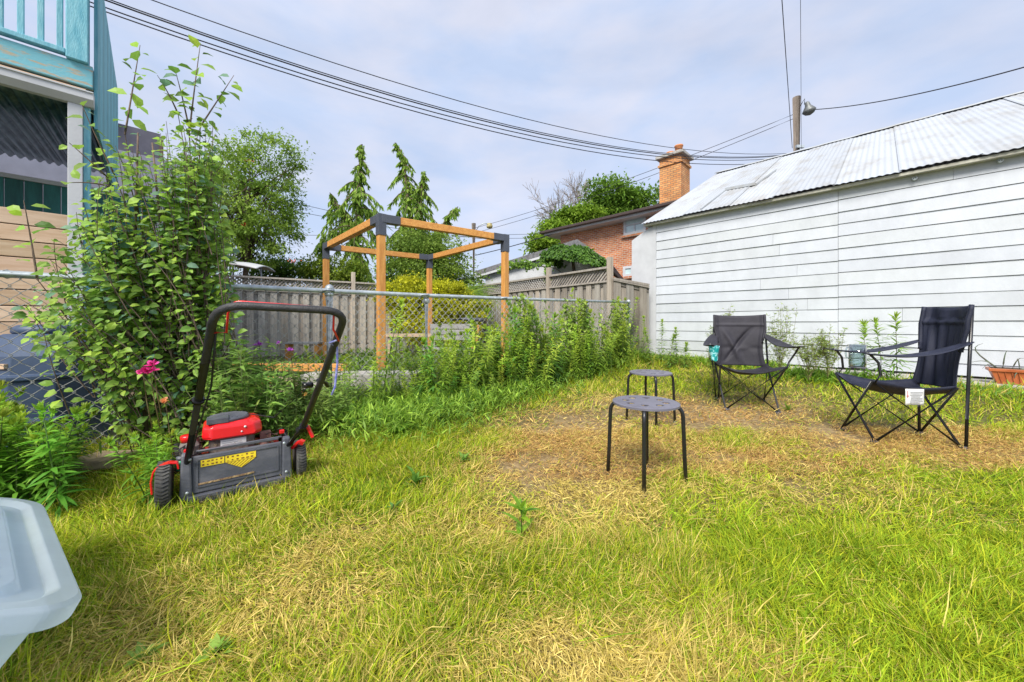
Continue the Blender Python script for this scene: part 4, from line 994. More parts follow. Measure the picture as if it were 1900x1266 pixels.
b = MB(); b.bar(mr + Vector((.02, 0, .005)), mr + Vector((.045, -.01, -.06)), .02, .016); part(b.build('folding_lever', M['red'], g, bevel=.004), 'red folding lever')
# bail bar
hv = (Rt - Lt); up_ = Vector((0, .03, .028))
bl = [Lt + Vector((-.005, .09, -.10)), Lt + Vector((.03, .07, -.10)), Lt + Vector((.035, .06, -.03))] + rnd_corner(Lt + Vector((.035, .04, -.04)), Lt + Vector((.045, .03, .014)), Rt + Vector((-.06, .03, .014)), .03) + rnd_corner(Lt, Rt + Vector((-.045, .03, .014)), Rt + Vector((-.04, .05, -.06)), .03) + [Rt + Vector((-.04, .06, -.07)), Rt + Vector((-.01, .10, -.12))]
b = MB(); b.tube(bl, .0040, 8); part(b.build('bail_bar', M['red'], g), 'thin red safety bar above the grip')
b = MB(); c1_ = Rt + (Rb - Rt) * .16
b.tube([c1_ + Vector((.02, 0, .02)), c1_ + Vector((.0, -.022, 0)), c1_ + Vector((-.02, .0, -.01)), c1_ + Vector((.012, .018, -.03)), c1_ + Vector((.016, .03, -.10)), c1_ + Vector((.008, .035, -.20)), c1_ + Vector((-.004, .04, -.235))], .0045, 6)
part(b.build('cord', M['blue_cord'], g), 'blue and white woven cord hanging from the handle')
b = MB(); qm = Rb + (Rt - Rb) * .55
b.tube([Lt + Vector((-.0, .09, -.10)), Lb + (Lt - Lb) * .6 + Vector((.03, .01, -.02)), Lb + (Lt - Lb) * .3 + Vector((.012, .03, -.03)), Vector((-.19, .02, .20)), Vector((-.15, .08, .2))], .0035, 6)
b.tube([qm + Vector((-.02, 0, 0)), qm * .5 + Vector((.0, .03, .10)), Vector((.04, .10, .36))], .0028, 6)
b.build('cable', M['wire'], g)
b = MB(); b.lathe([(.012, -.02), (.014, .02)], qm + Vector((-.03, 0, 0)), (1, .3, 0), 8); b.tube([qm + Vector((-.05, .0, .01)), qm + Vector((-.02, -.02, 0))], .007, 6); b.tube([qm + Vector((.01, .0, .02)), qm + Vector((.05, .02, .0)), qm + Vector((.06, .03, -.02))], .009, 6); b.build('rope_guide', M['black_tube'], g)

# ================================================================ STORAGE TOTE
cor = P(163, 1120, .80)
g = thing('storage_tote', 'frosted translucent white plastic storage tote tipped at the edge of the lawn', 'storage bin', tuple(cor), math.atan2(.55, -.82))
g.rotation_euler = Euler((R(27), R(0), math.atan2(.55, -.82)), 'XYZ')
def rr2(x0, x1, y0, y1, r_, n=12):
    pts = []
    for (cx_, cy_, a0) in ((x1 - r_, y1 - r_, 0), (x0 + r_, y1 - r_, 90), (x0 + r_, y0 + r_, 180), (x1 - r_, y0 + r_, 270)):
        for k in range(n + 1): a = R(a0 + 90 * k / n); pts.append((cx_ + r_ * math.cos(a), cy_ + r_ * math.sin(a)))
    return pts
# local X along the long edge away from the camera, Y to the left, Z up
LX, LY = .84, .46
def loft(rows, cap=True):
    b = MB(); n = len(rows[0]); b._add([p for r in rows for p in r], [(i * n + k, i * n + (k + 1) % n, (i + 1) * n + (k + 1) % n, (i + 1) * n + k) for i in range(len(rows) - 1) for k in range(n)] + ([tuple((len(rows) - 1) * n + k for k in range(n))] if cap else []), False); return b
def lv3(i, z, r_=.075): return [(x, y, z) for x, y in rr2(i, LX - i, i, LY - i, max(.02, r_ - i * .3))]
b = loft([lv3(0, -.045), lv3(-.004, -.040), lv3(-.004, -.008), lv3(.006, 0), lv3(.035, .002), lv3(.05, -.012), lv3(.085, -.012), lv3(.10, .006), lv3(.115, .006)])
for i in range(9):
    for j in range(5):
        b.lathe([(.009, .006), (.006, .011), (.001, .012)], (.15 + i * .055 + (.027 if j % 2 else 0), .135 + j * .04, 0), (0, 0, 1), 8)
b.build('lid', M['tote'], g, bevel=.006)
b = loft([lv3(.075, -.30, .08), lv3(.068, -.29, .08), lv3(.035, -.06), lv3(.028, -.046)]); b.build('body', M['tote'], g)

# ================================================================ SMALL THINGS
pw = hit(1888, 700, C0 - UN * .38); pw.z = .222
g = thing('planter_box', 'terracotta coloured plastic planter with spiky aloe on the concrete strip', 'planter', (pw.x + .06, pw.y - .03, .215), YAW)
b = MB(); b.hexa([(-.20, -.07, 0), (.30, -.07, 0), (.30, .07, 0), (-.20, .07, 0), (-.25, -.10, .15), (.35, -.10, .15), (.35, .10, .15), (-.25, .10, .15)]); b.box(-.262, .362, -.112, .112, .135, .165); 
for k in range(12): b.bar((-.17 + k * .04, -.078, .01), (-.20 + k * .045, -.101, .13), .006, .006)
b.build('box', M['terracotta'], g, bevel=.006)
b = MB(); b.box(-.24, .34, -.09, .09, .150, .170); b.build('soil', M['soil'], g)
b = MB()
for (x0_, dx_, dz_, bend, ln, r_) in ((-.19, -.35, .9, -.1, .30, .010), (-.16, .12, .9, 0, .22, .008), (-.20, -.95, .25, .02, .2, .009), (-.2, -.9, -.02, 0, .12, .007), (-.1, .5, .8, 0, .15, .007), (-.02, .95, .35, -.03, .35, .012), (.1, -.8, -.35, -.05, .25, .016), (-.05, -.2, .9, 0, .12, .006)):
    pts = [(x0_ + dx_ * ln * t + bend * math.sin(math.pi * t), -.03 - .1 * t * (1 if dz_ < .2 else .2), .16 + dz_ * ln * t + (.05 * math.sin(math.pi * t))) for t in [k / 6 for k in range(7)]]
    b.tube(pts, [r_ * (1 - .85 * t / 6) for t in range(7)], 6)
b.build('aloe', M['aloe'], g)
g2 = P(192, 872, 2.18)
b = MB(); b.hexa([(-.17, -.11, 0), (.10, -.13, 0), (.17, .05, 0), (-.08, .13, 0), (-.165, -.10, .05), (.09, -.12, .055), (.155, .05, .05), (-.075, .12, .045)])
o = b.build('stone_slab', M['stone'], None, bevel=.01); o.location = (g2.x, g2.y, gz(g2.x, g2.y) + .045); o.rotation_euler = (0, 0, R(20)); tag(o, 'flat tan sandstone slab half hidden in grass beside the mower', 'stone slab')
# things beyond the wire fence
def simple(nm, label, cat, build, m, loc=(0, 0, 0), rz=0, group=None, bevel=.004):
    b = MB(); build(b); o = b.build(nm, m, None, bevel=bevel); o.location = loc; o.rotation_euler = (0, 0, rz); return tag(o, label, cat, group)
q = P(690, 692, 4.35)
simple('paving_slab', 'pale grey slab lying behind the wire fence under the pergola', 'slab', lambda b: b.box(-.75, .55, -.18, .2, .0, .16), M['concrete'], (q.x, q.y, .12), R(5))
q = P(540, 680, 4.6)
simple('timber_beam', 'yellow orange timber lying on stones behind the wire fence', 'timber', lambda b: b.box(-.75, .7, -.05, .05, .0, .09), M['cedar_h'], (q.x, q.y, .27), R(-3))
q = P(535, 714, 4.4); g = thing('brick_pile', 'low stacked row of tan and orange bricks behind the wire fence', 'bricks', (q.x, q.y, 0))
for r_ in range(3):
    for k in range(7):
        b = MB(); x = -.75 + k * .215 + .1 * (r_ % 2); b.box(x, x + .2, -.06, .05, .005 + r_ * .075, .073 + r_ * .075); b.build('brick', M['stone'] if (k * 3 + r_) % 4 else M['cedar_h'], g, bevel=.006)
q = P(470, 690, 4.9)
simple('stepping_stone', 'tan flat stone showing through the leaves behind the shrub', 'stone', lambda b: b.box(-.3, .3, -.2, .2, 0, .08), M['stone'], (q.x - .5, q.y - 1.2, .12), R(25))
g = thing('garden_bench', 'low grey plank bench half hidden by tall weeds under the pergola', 'bench', tuple(P(845, 598, 6.6) - Vector((0, 0, CZ))), R(-6))
for k in range(3):
    b = MB(); b.box(-.45, .35, -.03 - k * .012, -.01 - k * .012, .56 + k * .10, .65 + k * .10); b.build('back_board', M['grey_timber'], g)
b = MB(); b.box(-.45, .35, -.45, -.05, .40, .43); b.build('seat', M['grey_timber'], g)
for x in (-.43, .31):
    b = MB(); b.box(x, x + .05, -.42, -.37, 0, .40); b.build('leg', M['grey_timber'], g); b = MB(); b.box(x, x + .05, -.012, .03, 0, .85); b.build('leg', M['grey_timber'], g)
b = MB(); b.tube([(-.1, .06, .92), (.15, .05, .935), (.5, .05, .92)], .03, 8); tag(b.build('rolled_mat', M['dark_plastic'], None), 'dark rolled bundle lying on the grey bench back', 'bundle'); bpy.data.objects['rolled_mat'].location = g.location
q = P(880, 615, 6.3)
simple('timber_offcut', 'upright orange timber offcut leaning on the grey bench', 'timber', lambda b: b.hexa([(-.05, -.03, -.3), (.05, -.03, -.3), (.05, .03, -.3), (-.05, .03, -.3), (0, -.03, .11), (.09, -.03, .11), (.09, .03, .11), (0, .03, .11)]), M['cedar'], tuple(q))
q = P(760, 622, 6.9)
g = thing('low_barrier', 'thin tan wooden rail on short posts behind the pergola front post', 'rail', (q.x, q.y, 0))
b = MB(); b.box(-.45, .45, -.02, .02, q.z - .03, q.z + .03); b.build('rail', M['plank'], g)
for x in (-.42, .40):
    b = MB(); b.box(x, x + .04, .021, .06, 0, q.z + .02); b.build('post', M['plank'], g)
q = P(575, 636, 6.6)
g = thing('wooden_stand', 'small grey wooden stand behind the mower handle and wire fence', 'stand', (q.x, q.y, 0))
b = MB(); b.box(-.42, .2, -.1, .1, q.z - .02, q.z + .01); b.build('top', M['grey_timber'], g)
for x in (-.40, .12):
    b = MB(); b.box(x, x + .06, -.08, .08, 0, q.z - .02); b.build('leg', M['cedar'], g)
g = thing('white_canopy', 'curved white canopy edge showing over the lattice fence by the rowan tree', 'canopy', tuple(P(460, 598, 9.6) - Vector((0, 0, CZ))), R(-10))
b = MB(); b.grid(lambda s, t: (-.55 + 1.1 * s, -.3 + .6 * t, 2.30 + .17 * math.cos((s - .15) * 1.6) - .1 * (2 * t - 1) ** 2), 14, 6, thick=.03); b.build('cover', M['white_trim'], g)
for x in (-.45, .40):
    b = MB(); b.tube([(x, 0, 0), (x, 0, 2.3)], .02, 8); b.build('pole', M['galv'], g)

# ================================================================ VEGETATION
def tree(name, label, loc, trunk_pts, blobs, n, size, ca, cb, clump=90, csize=.35, trunk_r=.12, limbs=14, tpl=RHOMB, seed=1, cat='tree', flat=.0, group=None, shell=.75, crown='crown', ratio=.5, droop=.3):
    """blobs: list of (cx,cy,cz,rx,ry,rz) world; leaves gather in clumps near the blob shells"""
    global rng
    rng = np.random.default_rng(seed); rnd = random.Random(seed)
    g = thing(name, label, cat, loc, 0, group)
    B_ = np.array(blobs, float); vol = B_[:, 3] * B_[:, 4] * B_[:, 5]; pick = rng.choice(len(B_), clump, p=vol / vol.sum())
    d = rdir(clump); rad = rng.random(clump) ** (1 / 3) * (1 - shell) + shell * (rng.random(clump) ** .25)
    cc = B_[pick, :3] + d * B_[pick, 3:6] * rad[:, None]
    cc[:, 2] = np.maximum(cc[:, 2], .15)
    b = MB()
    tp = [Vector(p) for p in trunk_pts]; b.tube(tp, [trunk_r * (1 - .6 * i / (len(tp) - 1)) for i in range(len(tp))], 8)
    for k in range(limbs):
        c = Vector(cc[rnd.randrange(clump)]); t = rnd.uniform(.35, 1.0); i = min(int(t * (len(tp) - 1)), len(tp) - 2); a = tp[i].lerp(tp[i + 1], t * (len(tp) - 1) - i)
        m = a.lerp(c, .5) + Vector((rnd.uniform(-.1, .1), rnd.uniform(-.1, .1), .12 * (c - a).length)); b.tube([a, m, c], [trunk_r * .42, trunk_r * .22, trunk_r * .07], 6)
    b.build('trunk', M['bark'], g, world=True)
    m = n // clump; cs = csize * rng.uniform(.6, 1.3, clump)
    pos = np.repeat(cc, m, 0) + rng.normal(0, 1, (clump * m, 3)) * np.repeat(cs, m)[:, None] * np.array([1, 1, .6]) * .55
    outw = norm(pos - np.repeat(B_[pick, :3], m, 0)); dd = outw * .6 + rdir(len(pos)) * .8; dd[:, 2] -= droop
    up = rdir(len(pos)) * .5 + np.array([[0, 0, 1.]]) 
    tcl = np.repeat(rng.random(clump), m) * .6 + rng.random(len(pos)) * .4
    K = cols(len(pos), ca, cb, .16, tcl)
    L_ = size * rng.uniform(.6, 1.35, len(pos))
    geo_obj(crown, [leaves(tpl, pos, dd, up, L_, L_ * ratio, K)], M['leaf_far'], g, world=True)
    return g
G1, G2, G3 = (.07, .16, .02), (.17, .32, .03), (.30, .44, .04)

# rowan tree left of the pergola
c = P(455, 380, 11)
tg_ = tree('rowan_tree', 'airy rowan tree with orange berries beyond the lattice fence', (c.x, c.y, 0), [(c.x + .1, c.y, 0), (c.x, c.y, 2.2), (c.x + .1, c.y, 3.6), (c.x, c.y, 5.2)],
     [(*P(455, 390, 11), 1.55, 1.4, 1.9), (*P(490, 300, 11), 1.0, .9, 1.0), (*P(385, 400, 11), 1.1, 1, 1.6), (*P(510, 430, 11), .75, .8, .9), (*P(420, 290, 11), .7, .7, .7)], 26000, .105, (.11, .21, .03), (.38, .54, .09), clump=230, csize=.30, limbs=50, seed=21, ratio=.42, shell=.25, trunk_r=.09)
b = MB()
for (px, py) in ((452, 415), (545, 485), (465, 300)):
    q = P(px, py, 10.4)
    for k in range(12): b.lathe([(.001, -.02), (.02, 0), (.001, .02)], q + Vector((random.gauss(0, .06), random.gauss(0, .05), random.gauss(0, .03))), (0, 0, 1), 6)
b.build('berries', M['berry'], tg_, world=True)
# low trees between rowan and pergola
for i, (px, py, Y, rx, rz, lab) in enumerate(((520, 505, 13, 1.5, .45, 'low green tree line between the rowan tree and the pergola'), (620, 505, 12.2, .9, .5, 'yellowish bushy growth below the left weeping cypress'), (340, 470, 13, 1.6, 1.3, 'dim green tree behind the tall leafy shrub'))):
    c = P(px, py, Y); tree('garden_tree', lab, (c.x, c.y, 0), [(c.x, c.y, 0), (c.x, c.y, c.z)], [(*c, rx, .8, rz)], 5000, .11, G1, [(.15, .28, .04), (.30, .38, .04), (.15, .26, .04)][i], clump=60, seed=31 + i, trunk_r=.07)
# weeping cypresses
def cypress(label, Y, leaders, seed, base):
    global rng
    rng = np.random.default_rng(seed); rnd = random.Random(seed)
    bp = P(base, 598, Y); g = thing('weeping_cypress', label, 'tree', (bp.x, bp.y, 0), 0, 'weeping cypresses')
    b = MB(); sprays = []
    for (pts, first, reach) in leaders:
        wp = [P(x, y, Y) for x, y in pts]; n = len(wp)
        b.tube(wp, [.02 + .07 * (i / max(1, n - 1)) for i in range(n)], 6)
        H = wp[-1].z; seglen = [(wp[i + 1] - wp[i]).length for i in range(n - 1)]; T = sum(seglen)
        def at(t):
            t *= T
            for i, L0 in enumerate(seglen):
                if t <= L0: return wp[i].lerp(wp[i + 1], t / L0)
                t -= L0
            return wp[-1]
        nb = int(T * 13)
        for k in range(nb):
            t = (k + rnd.random()) / nb; a = at(t); az = rnd.uniform(0, 2 * math.pi)
            ln = 1.75 * reach * (.12 + .88 * min(1, t * first)) * rnd.uniform(.4, 1.15)
            dx, dy = math.cos(az), math.sin(az) * .8; rise_ = rnd.uniform(-.25, .25)
            m = 7; pl = [a + Vector((dx * ln * s, dy * ln * s, ln * ((rise_ + .18) * s - .95 * s ** 1.8))) for s in [j / (m - 1) for j in range(m)]]
            b.tube(pl, [.022 * (1 - .8 * j / (m - 1)) for j in range(m)], 4, cap=False)
            for j in range(m * 8):
                s = rnd.random(); q = pl[min(m - 1, int(s * (m - 1)))].lerp(pl[min(m - 1, int(s * (m - 1)) + 1)], rnd.random())
                sprays.append((q.x, q.y, q.z, rnd.gauss(dx * .25, .3), rnd.gauss(dy * .25, .3), -1 + rnd.gauss(0, .15), rnd.uniform(.10, .42) * (.5 + .5 * min(1, ln)), min(1, rnd.random())))
        for k in range(int(T * 110)):
            t = rnd.random(); a = at(t); sprays.append((a.x + rnd.gauss(0, .035 + .06 * t), a.y + rnd.gauss(0, .05), a.z, rnd.gauss(0, .35), rnd.gauss(0, .35), -1, rnd.uniform(.10, .26), rnd.random()))
    b.build('trunk', M['bark'], g, world=True)
    A = np.array(sprays); n = len(A); K = cols(n, (.10, .21, .03), (.42, .60, .10), .15, A[:, 7])
    geo_obj('foliage', [leaves(LANCE, A[:, :3], A[:, 3:6], rdir(n), A[:, 6], A[:, 6] * .16 + .022, K)], M['leaf_far'], g, world=True)
cypress('weeping cypress with a straight drooping spire, left of the pergola front post', 14, [([(672, 268), (668, 300), (664, 370), (660, 450), (660, 596)], 2.2, .95), ([(612, 358), (628, 385), (650, 420)], 1.5, .5), ([(596, 440), (600, 480), (606, 560)], 1.5, .4)], 3, 660)
cypress('weeping cypress with two nodding tips, right of the pergola front post', 14.5, [([(733, 265), (742, 278), (750, 310), (758, 380), (765, 460), (768, 596)], 2.0, .75), ([(787, 318), (783, 340), (780, 400), (776, 470)], 2.0, .62), ([(850, 384), (838, 392), (815, 430), (800, 480)], 2.0, .45)], 4, 768)
# big rounded bush and clipped yellow-green bush behind the pergola
c = P(795, 500, 10.6)
tree('dense_bush', 'tall rounded dark green bush behind the pergola back post', (c.x, c.y, 0), [(c.x, c.y, 0), (c.x, c.y, c.z)], [(*P(790, 500, 10.6), 1.25, .8, 1.25), (*P(760, 520, 10.6), .9, .7, 1.0), (*P(835, 520, 10.6), .9, .7, .9)], 26000, .09, (.10, .19, .03), (.32, .44, .08), clump=160, csize=.30, seed=41, cat='bush', crown='foliage', trunk_r=.05, ratio=.55)
c = P(812, 560, 9.3)
tree('clipped_bush', 'broad yellow green bush with brown patches behind the wire fence', (c.x, c.y, 0), [(c.x, c.y, 0), (c.x, c.y, c.z)], [(*P(780, 560, 9.3), .95, .55, .62), (*P(850, 565, 9.3), .85, .55, .62), (*P(812, 585, 9.2), 1.25, .6, .8), (*P(740, 545, 9.5), .6, .5, .42)], 34000, .065, (.32, .36, .03), (.76, .74, .04), clump=240, csize=.2, seed=43, cat='bush', crown='foliage', trunk_r=.05, ratio=.6, shell=.85)
# ornamental grass clump
rng = np.random.default_rng(5); c = P(838, 540, 10.0); g = thing('ornamental_grass', 'fountain of tall arching grass above the yellow green bush', 'plant', (c.x, c.y, 0))
n = 900; az = rng.uniform(0, 6.28, n); el = rng.uniform(.75, 1.45, n); ln = rng.uniform(.8, 1.35, n)
segs = []; base = np.stack([c.x + rng.normal(0, .18, n), c.y + rng.normal(0, .15, n), np.full(n, 1.1)], 1); K = cols(n, (.10, .22, .03), (.34, .50, .08)); cur = base; e = el.copy()
for s in range(4):
    d = np.stack([np.cos(az) * np.cos(e), np.sin(az) * np.cos(e), np.sin(e)], 1); segs.append(leaves(RHOMB if s == 3 else BLADE, cur, d, rdir(n) * .2 + d[:, [1, 0, 2]] * [1, -1, 0], ln * .36, np.full(n, .022 - .004 * s), K)); cur = cur + d * (ln * .29)[:, None]; e = e - rng.uniform(.35, .75, n)
geo_obj('blades', segs, M['leaf_far'], g, world=True)
b = MB(); b.lathe([(.22, 0), (.16, .6), (.10, 1.15)], (c.x, c.y, 0), (0, 0, 1), 12); b.build('clump_base', M['stem'], g, world=True)
# ivy mound on the neighbour garage
c = P(1068, 486, 10.6); rng = np.random.default_rng(6)
g = thing('ivy_mound', 'dark green ivy mound covering the end of the neighbour garage roof', 'ivy', (c.x, c.y, c.z))
n = 6500; d = rdir(n); d[:, 2] = np.abs(d[:, 2]) * 1.1 - .25; rad = 1 + rng.normal(0, .05, n) + .08 * np.sin(7 * d[:, 0] + 3) * np.sin(6 * d[:, 2])
pos = d * rad[:, None] * np.array([.92, .75, .46]); pos[:, 0] += .0; pos[:, 2] += pos[:, 0] * -.22
K = cols(n, (.04, .11, .015), (.16, .32, .04)); dd = d + rdir(n) * .5; dd[:, 2] -= .9
geo_obj('foliage', [leaves(BROAD, pos, dd, d + rdir(n) * .4, rng.uniform(.06, .11, n), rng.uniform(.05, .09, n), K)], M['leaf'], g)
for sx, ln_, dz_ in ((-.95, .6, .15), (-1.35, .5, .05), (-1.8, .4, .25), (-.8, .1, .5)):
    n = 125; t = rng.random(n); pos = np.stack([sx - t * ln_ + rng.normal(0, .05, n), -.4 + rng.normal(0, .08, n), -.08 - t * dz_ + rng.normal(0, .05, n)], 1)
    geo_obj('runner', [leaves(BROAD, pos, rdir(n) + [0, -.3, -.8], rdir(n) + [0, -1, 1], .08, .07, cols(n, (.10, .22, .03), (.26, .42, .05)))], M['leaf'], g)['kind'] = 'stuff'
b = MB(); b.tube([(0, 0, -c.z + .02), (0, .1, -.5), (-.1, 0, .2)], .05, 6); b.tube([(0, 0, -.6), (-.6, -.1, -.2), (-1.2, -.3, -.15), (-2.0, -.38, -.25)], .015, 5); b.build('stem', M['bark'], g)
# trees behind the brick house
tree('leafy_tree', 'full green tree crown rising behind the brick house beside its chimney', (*P(1140, 598, 30)[:2], 0), [(P(1140, 0, 30).x, 30, 0), (P(1140, 0, 30).x, 30, 7), (P(1145, 0, 30).x, 30, 9)],
     [(*P(1135, 375, 30), 1.9, 2, 1.6), (*P(1110, 355, 30), 1.0, 1, .9), (*P(1165, 385, 30), 1.8, 2, 1.2), (*P(1210, 375, 30), 1.3, 1.5, 1.2), (*P(1150, 430, 30), 3, 2, 1.5)], 18000, .30, G1, (.24, .40, .05), clump=170, csize=.8, limbs=30, seed=51, trunk_r=.25)
tree('leafy_tree', 'yellow green tree with low crown left of the brick house', (*P(1030, 598, 27)[:2], 0), [(P(1030, 0, 27).x, 27, 0), (P(1030, 0, 27).x, 27, 5)],
     [(*P(1060, 410, 27), 1.1, 1, .75), (*P(1030, 432, 27), 1.1, 1, .9), (*P(1010, 455, 26), .9, 1, .8), (*P(1078, 400, 27), 1.2, 1, .6)], 14000, .27, (.12, .24, .03), (.40, .56, .06), clump=110, csize=.6, limbs=16, seed=52, trunk_r=.2)
# bare tree
rnd = random.Random(12); c = P(1058, 598, 28); g = thing('bare_tree', 'leafless grey tree with thin twigs behind the brick house', 'tree', (c.x, c.y, 0))
b = MB()
def grow(p, d, ln, r_, lv):
    n = 4; pts = [p]; dd = d.copy()
    for i in range(n): dd = (dd + Vector((rnd.gauss(0, .10), rnd.gauss(0, .10), rnd.gauss(.03, .06)))).normalized(); pts.append(pts[-1] + dd * ln / n)
    b.tube(pts, [max(.011, r_ * (1 - .55 * i / n)) for i in range(n + 1)], 5, cap=False)
    if lv > 0:
        for k in range(5 if lv > 1 else 6):
            i = rnd.randint(1, n); nd = (dd + Vector((rnd.gauss(0, .5), rnd.gauss(0, .5), rnd.gauss(.1, .3)))).normalized(); grow(pts[i], nd, ln * rnd.uniform(.5, .75), r_ * .5, lv - 1)
for (px, py) in ((1030, 345), (1068, 340), (1088, 325), (1005, 380)):
    tp_ = P(px, py, 28); st_ = P(1058, 440, 28); b.tube([Vector((c.x, c.y, 2)), st_], [.16, .12], 6); d = (tp_ - st_); grow(st_, d.normalized(), d.length * .55, .075, 3)
b.tube([Vector((c.x, c.y, 0)), Vector((c.x, c.y, 2.1))], .17, 8)
b.build('branches', mat('grey_bark', (.30, .26, .24), .9, var=.2), g, world=True)
# far belt of trees
rng = np.random.default_rng(77); n = 26000; az = rng.uniform(-1.25, 1.25, n); rr_ = rng.uniform(48, 60, n); hh = 3.2 + .9 * np.sin(az * 9) + .7 * np.sin(az * 23 + 1)
pos = np.stack([rr_ * np.sin(az), rr_ * np.cos(az), hh * rng.random(n) ** .6], 1)
tag(geo_obj('far_treeline', [leaves(RHOMB, pos, rdir(n), rdir(n), rng.uniform(.5, 1.1, n), .6, cols(n, (.05, .10, .03), (.13, .19, .06)))], M['leaf_far']), 'distant line of trees beyond the gardens', 'trees', kind='stuff')

# ---------------------------------------------------------------- the big shrub in front of the fence
rng = np.random.default_rng(101); rnd = random.Random(101)
sb = Vector((-2.12, 2.33, 0)); g = thing('leafy_shrub', 'tall tangled round leaved shrub growing against the wire fence on the left', 'shrub', tuple(sb))
b = MB(); LP, LD, LU, LL, LT = [], [], [], [], []
def shoot(base, tip, bulge, r0, start=.25, spacing=.030, lsize=.058, lean=None):
    base, tip = Vector(base), Vector(tip); n = 14; mid = base.lerp(tip, .5) + bulge
    pts = [base * (1 - t) ** 2 + mid * 2 * t * (1 - t) + tip * t * t for t in [k / n for k in range(n + 1)]]
    b.tube(pts, [r0 * (1 - .85 * k / n) + .0008 for k in range(n + 1)], 5, cap=False)
    ln = sum((pts[i + 1] - pts[i]).length for i in range(n)); m = int(ln * (1 - start) / spacing)
    for k in range(m):
        t = start + (1 - start) * (k + rnd.random() * .6) / m; i = min(n - 1, int(t * n)); p = pts[i].lerp(pts[i + 1], t * n - i); d = (pts[i + 1] - pts[i]).normalized()
        az = k * 2.4 + rnd.uniform(-.9, .9); s, u = ortho(d); o_ = s * math.cos(az) + u * math.sin(az)
        ld = (o_ * 1.0 + d * .25 + Vector((0, 0, rnd.uniform(-.75, .25)))).normalized(); pet = .018
        LP.append(p + ld * pet); LD.append(ld); LU.append(Vector((rnd.gauss(.2, .4), rnd.gauss(-.75, .4), .75))); LL.append(lsize * rnd.uniform(.45, 1.25) * (1 - .35 * max(0, t - .85) / .15)); LT.append(rnd.random())
    return pts
def front(px, py, dmin=.06, dmax=.38):
    r_ = (px - 950) / F; Yf = 4.68 / (1 - .93 * r_); Y = Yf - rnd.uniform(dmin, dmax); return P(px, py, Y)
# named long shoots of the silhouette
for (px, py, bx, by, Yo) in ((260, 84, 232, 250, .22), (372, 80, 352, 240, .25), (324, 128, 350, 235, .22), (434, 140, 372, 235, .2), (292, 140, 330, 210, .22), (44, 372, 70, 520, .3), (150, 190, 215, 330, .2), (128, 265, 200, 330, .2), (122, 340, 200, 345, .24), (415, 300, 360, 380, .2)):
    r_ = (px - 950) / F; Y = 4.68 / (1 - .93 * r_) - Yo
    t_ = P(px, py, Y); ba = P(bx, by, 4.68 / (1 - .93 * (bx - 950) / F) - Yo)
    shoot(ba, t_, Vector((rnd.uniform(-.02, .02), 0, .02)), .0045, .0, .030, .078)
    shoot(sb + Vector((rnd.uniform(-.25, .3), rnd.uniform(-.1, .1), 0)), ba, Vector((rnd.uniform(-.1, .1), 0, .1)), .008, .15, .04, .066)
def env(py):      # silhouette of the dense part, (left, right) by height
    tb = [(215, 300, 400), (260, 215, 400), (320, 175, 420), (400, 130, 430), (470, 80, 440), (540, 30, 430), (610, 20, 420), (660, 100, 410), (720, 150, 400), (770, 190, 380), (800, 200, 370)]
    for a, c in zip(tb, tb[1:]):
        if py <= c[0]: t = max(0, (py - a[0]) / (c[0] - a[0])); return a[1] + (c[1] - a[1]) * t, a[2] + (c[2] - a[2]) * t
    return tb[-1][1:]
for k in range(310):
    py = rnd.uniform(400, 790) if k > 85 else (rnd.uniform(215, 300) if k < 22 else rnd.uniform(280, 430)); lo, hi = env(py); px = rnd.uniform(lo, hi)
    if 252 < px < 302 and 318 < py < 412: continue
    tip = front(px, py); cxp = (lo + hi) / 2
    bx = sb + Vector((rnd.gauss(.05, .25), rnd.gauss(0, .1), rnd.uniform(0, .15)))
    if tip.z > .55: bx = bx.lerp(Vector((tip.x, tip.y, tip.z)), .45); bx.z = tip.z * rnd.uniform(.3, .6)
    shoot(bx, tip, Vector((rnd.gauss(0, .08), rnd.gauss(0, .04), .10 + .06 * rnd.random())), .0026, .2, .022, .051)
for k in range(4):
    t_ = front(rnd.uniform(190, 400), rnd.uniform(230, 420)); q = sb + Vector((rnd.uniform(-.25, .3), rnd.uniform(-.08, .08), 0))
    b.tube([q, q.lerp(t_, .4) + Vector((rnd.uniform(-.08, .08), 0, .1)), t_], [.013, .009, .004], 6)
b.build('stem', M['bark'], g, world=True)
n = len(LP); LT = np.array(LT); K = cols(n, (.14, .29, .05), (.40, .60, .10), .20, LT); sel = rng.random(n) < .16; K[sel] = cols(sel.sum(), (.32, .50, .05), (.46, .62, .09)); sel = rng.random(n) < .10; K[sel] = cols(sel.sum(), (.14, .30, .18), (.28, .45, .30))
L_ = np.array(LL); geo_obj('foliage', [leaves(BROAD, LP, LD, LU, L_, L_ * .86, K)], M['leaf'], g, world=True)
print('shrub leaves', n)

def flower(label, name, pos, n, ln, wd, c1, c2, cat='flower', spread=1., cup=.6, stemlen=.3, rows=2):
    g = thing(name, label, cat, tuple(pos)); V = []
    d = rdir(n); d[:, 2] = np.abs(d[:, 2]) * cup; d[:, 1] = d[:, 1] - .6
    geo_obj('petals', [leaves(PET, np.zeros((n, 3)) + rng.normal(0, ln * .15, (n, 3)), d, rdir(n) + [0, -1, 1], ln * rng.uniform(.7, 1.1, n), wd, cols(n, c1, c2, .1))], M['petal'], g)
    b = MB(); b.tube([(0, 0, 0), (.01, .01, -stemlen * .5), (.02, .03, -stemlen)], .0025, 5); b.lathe([(.001, -.012), (wd * .45, -.004), (wd * .3, .006), (.001, .008)], (0, 0, 0), (0, -.4, 1), 8); b.build('stem', M['stem'], g)
    return g
flower('upper small bloom of the bright pink flowers in the shrub', 'pink_flower', P(284, 677, 1.92), 16, .030, .024, (.75, .02, .25), (.85, .08, .38))
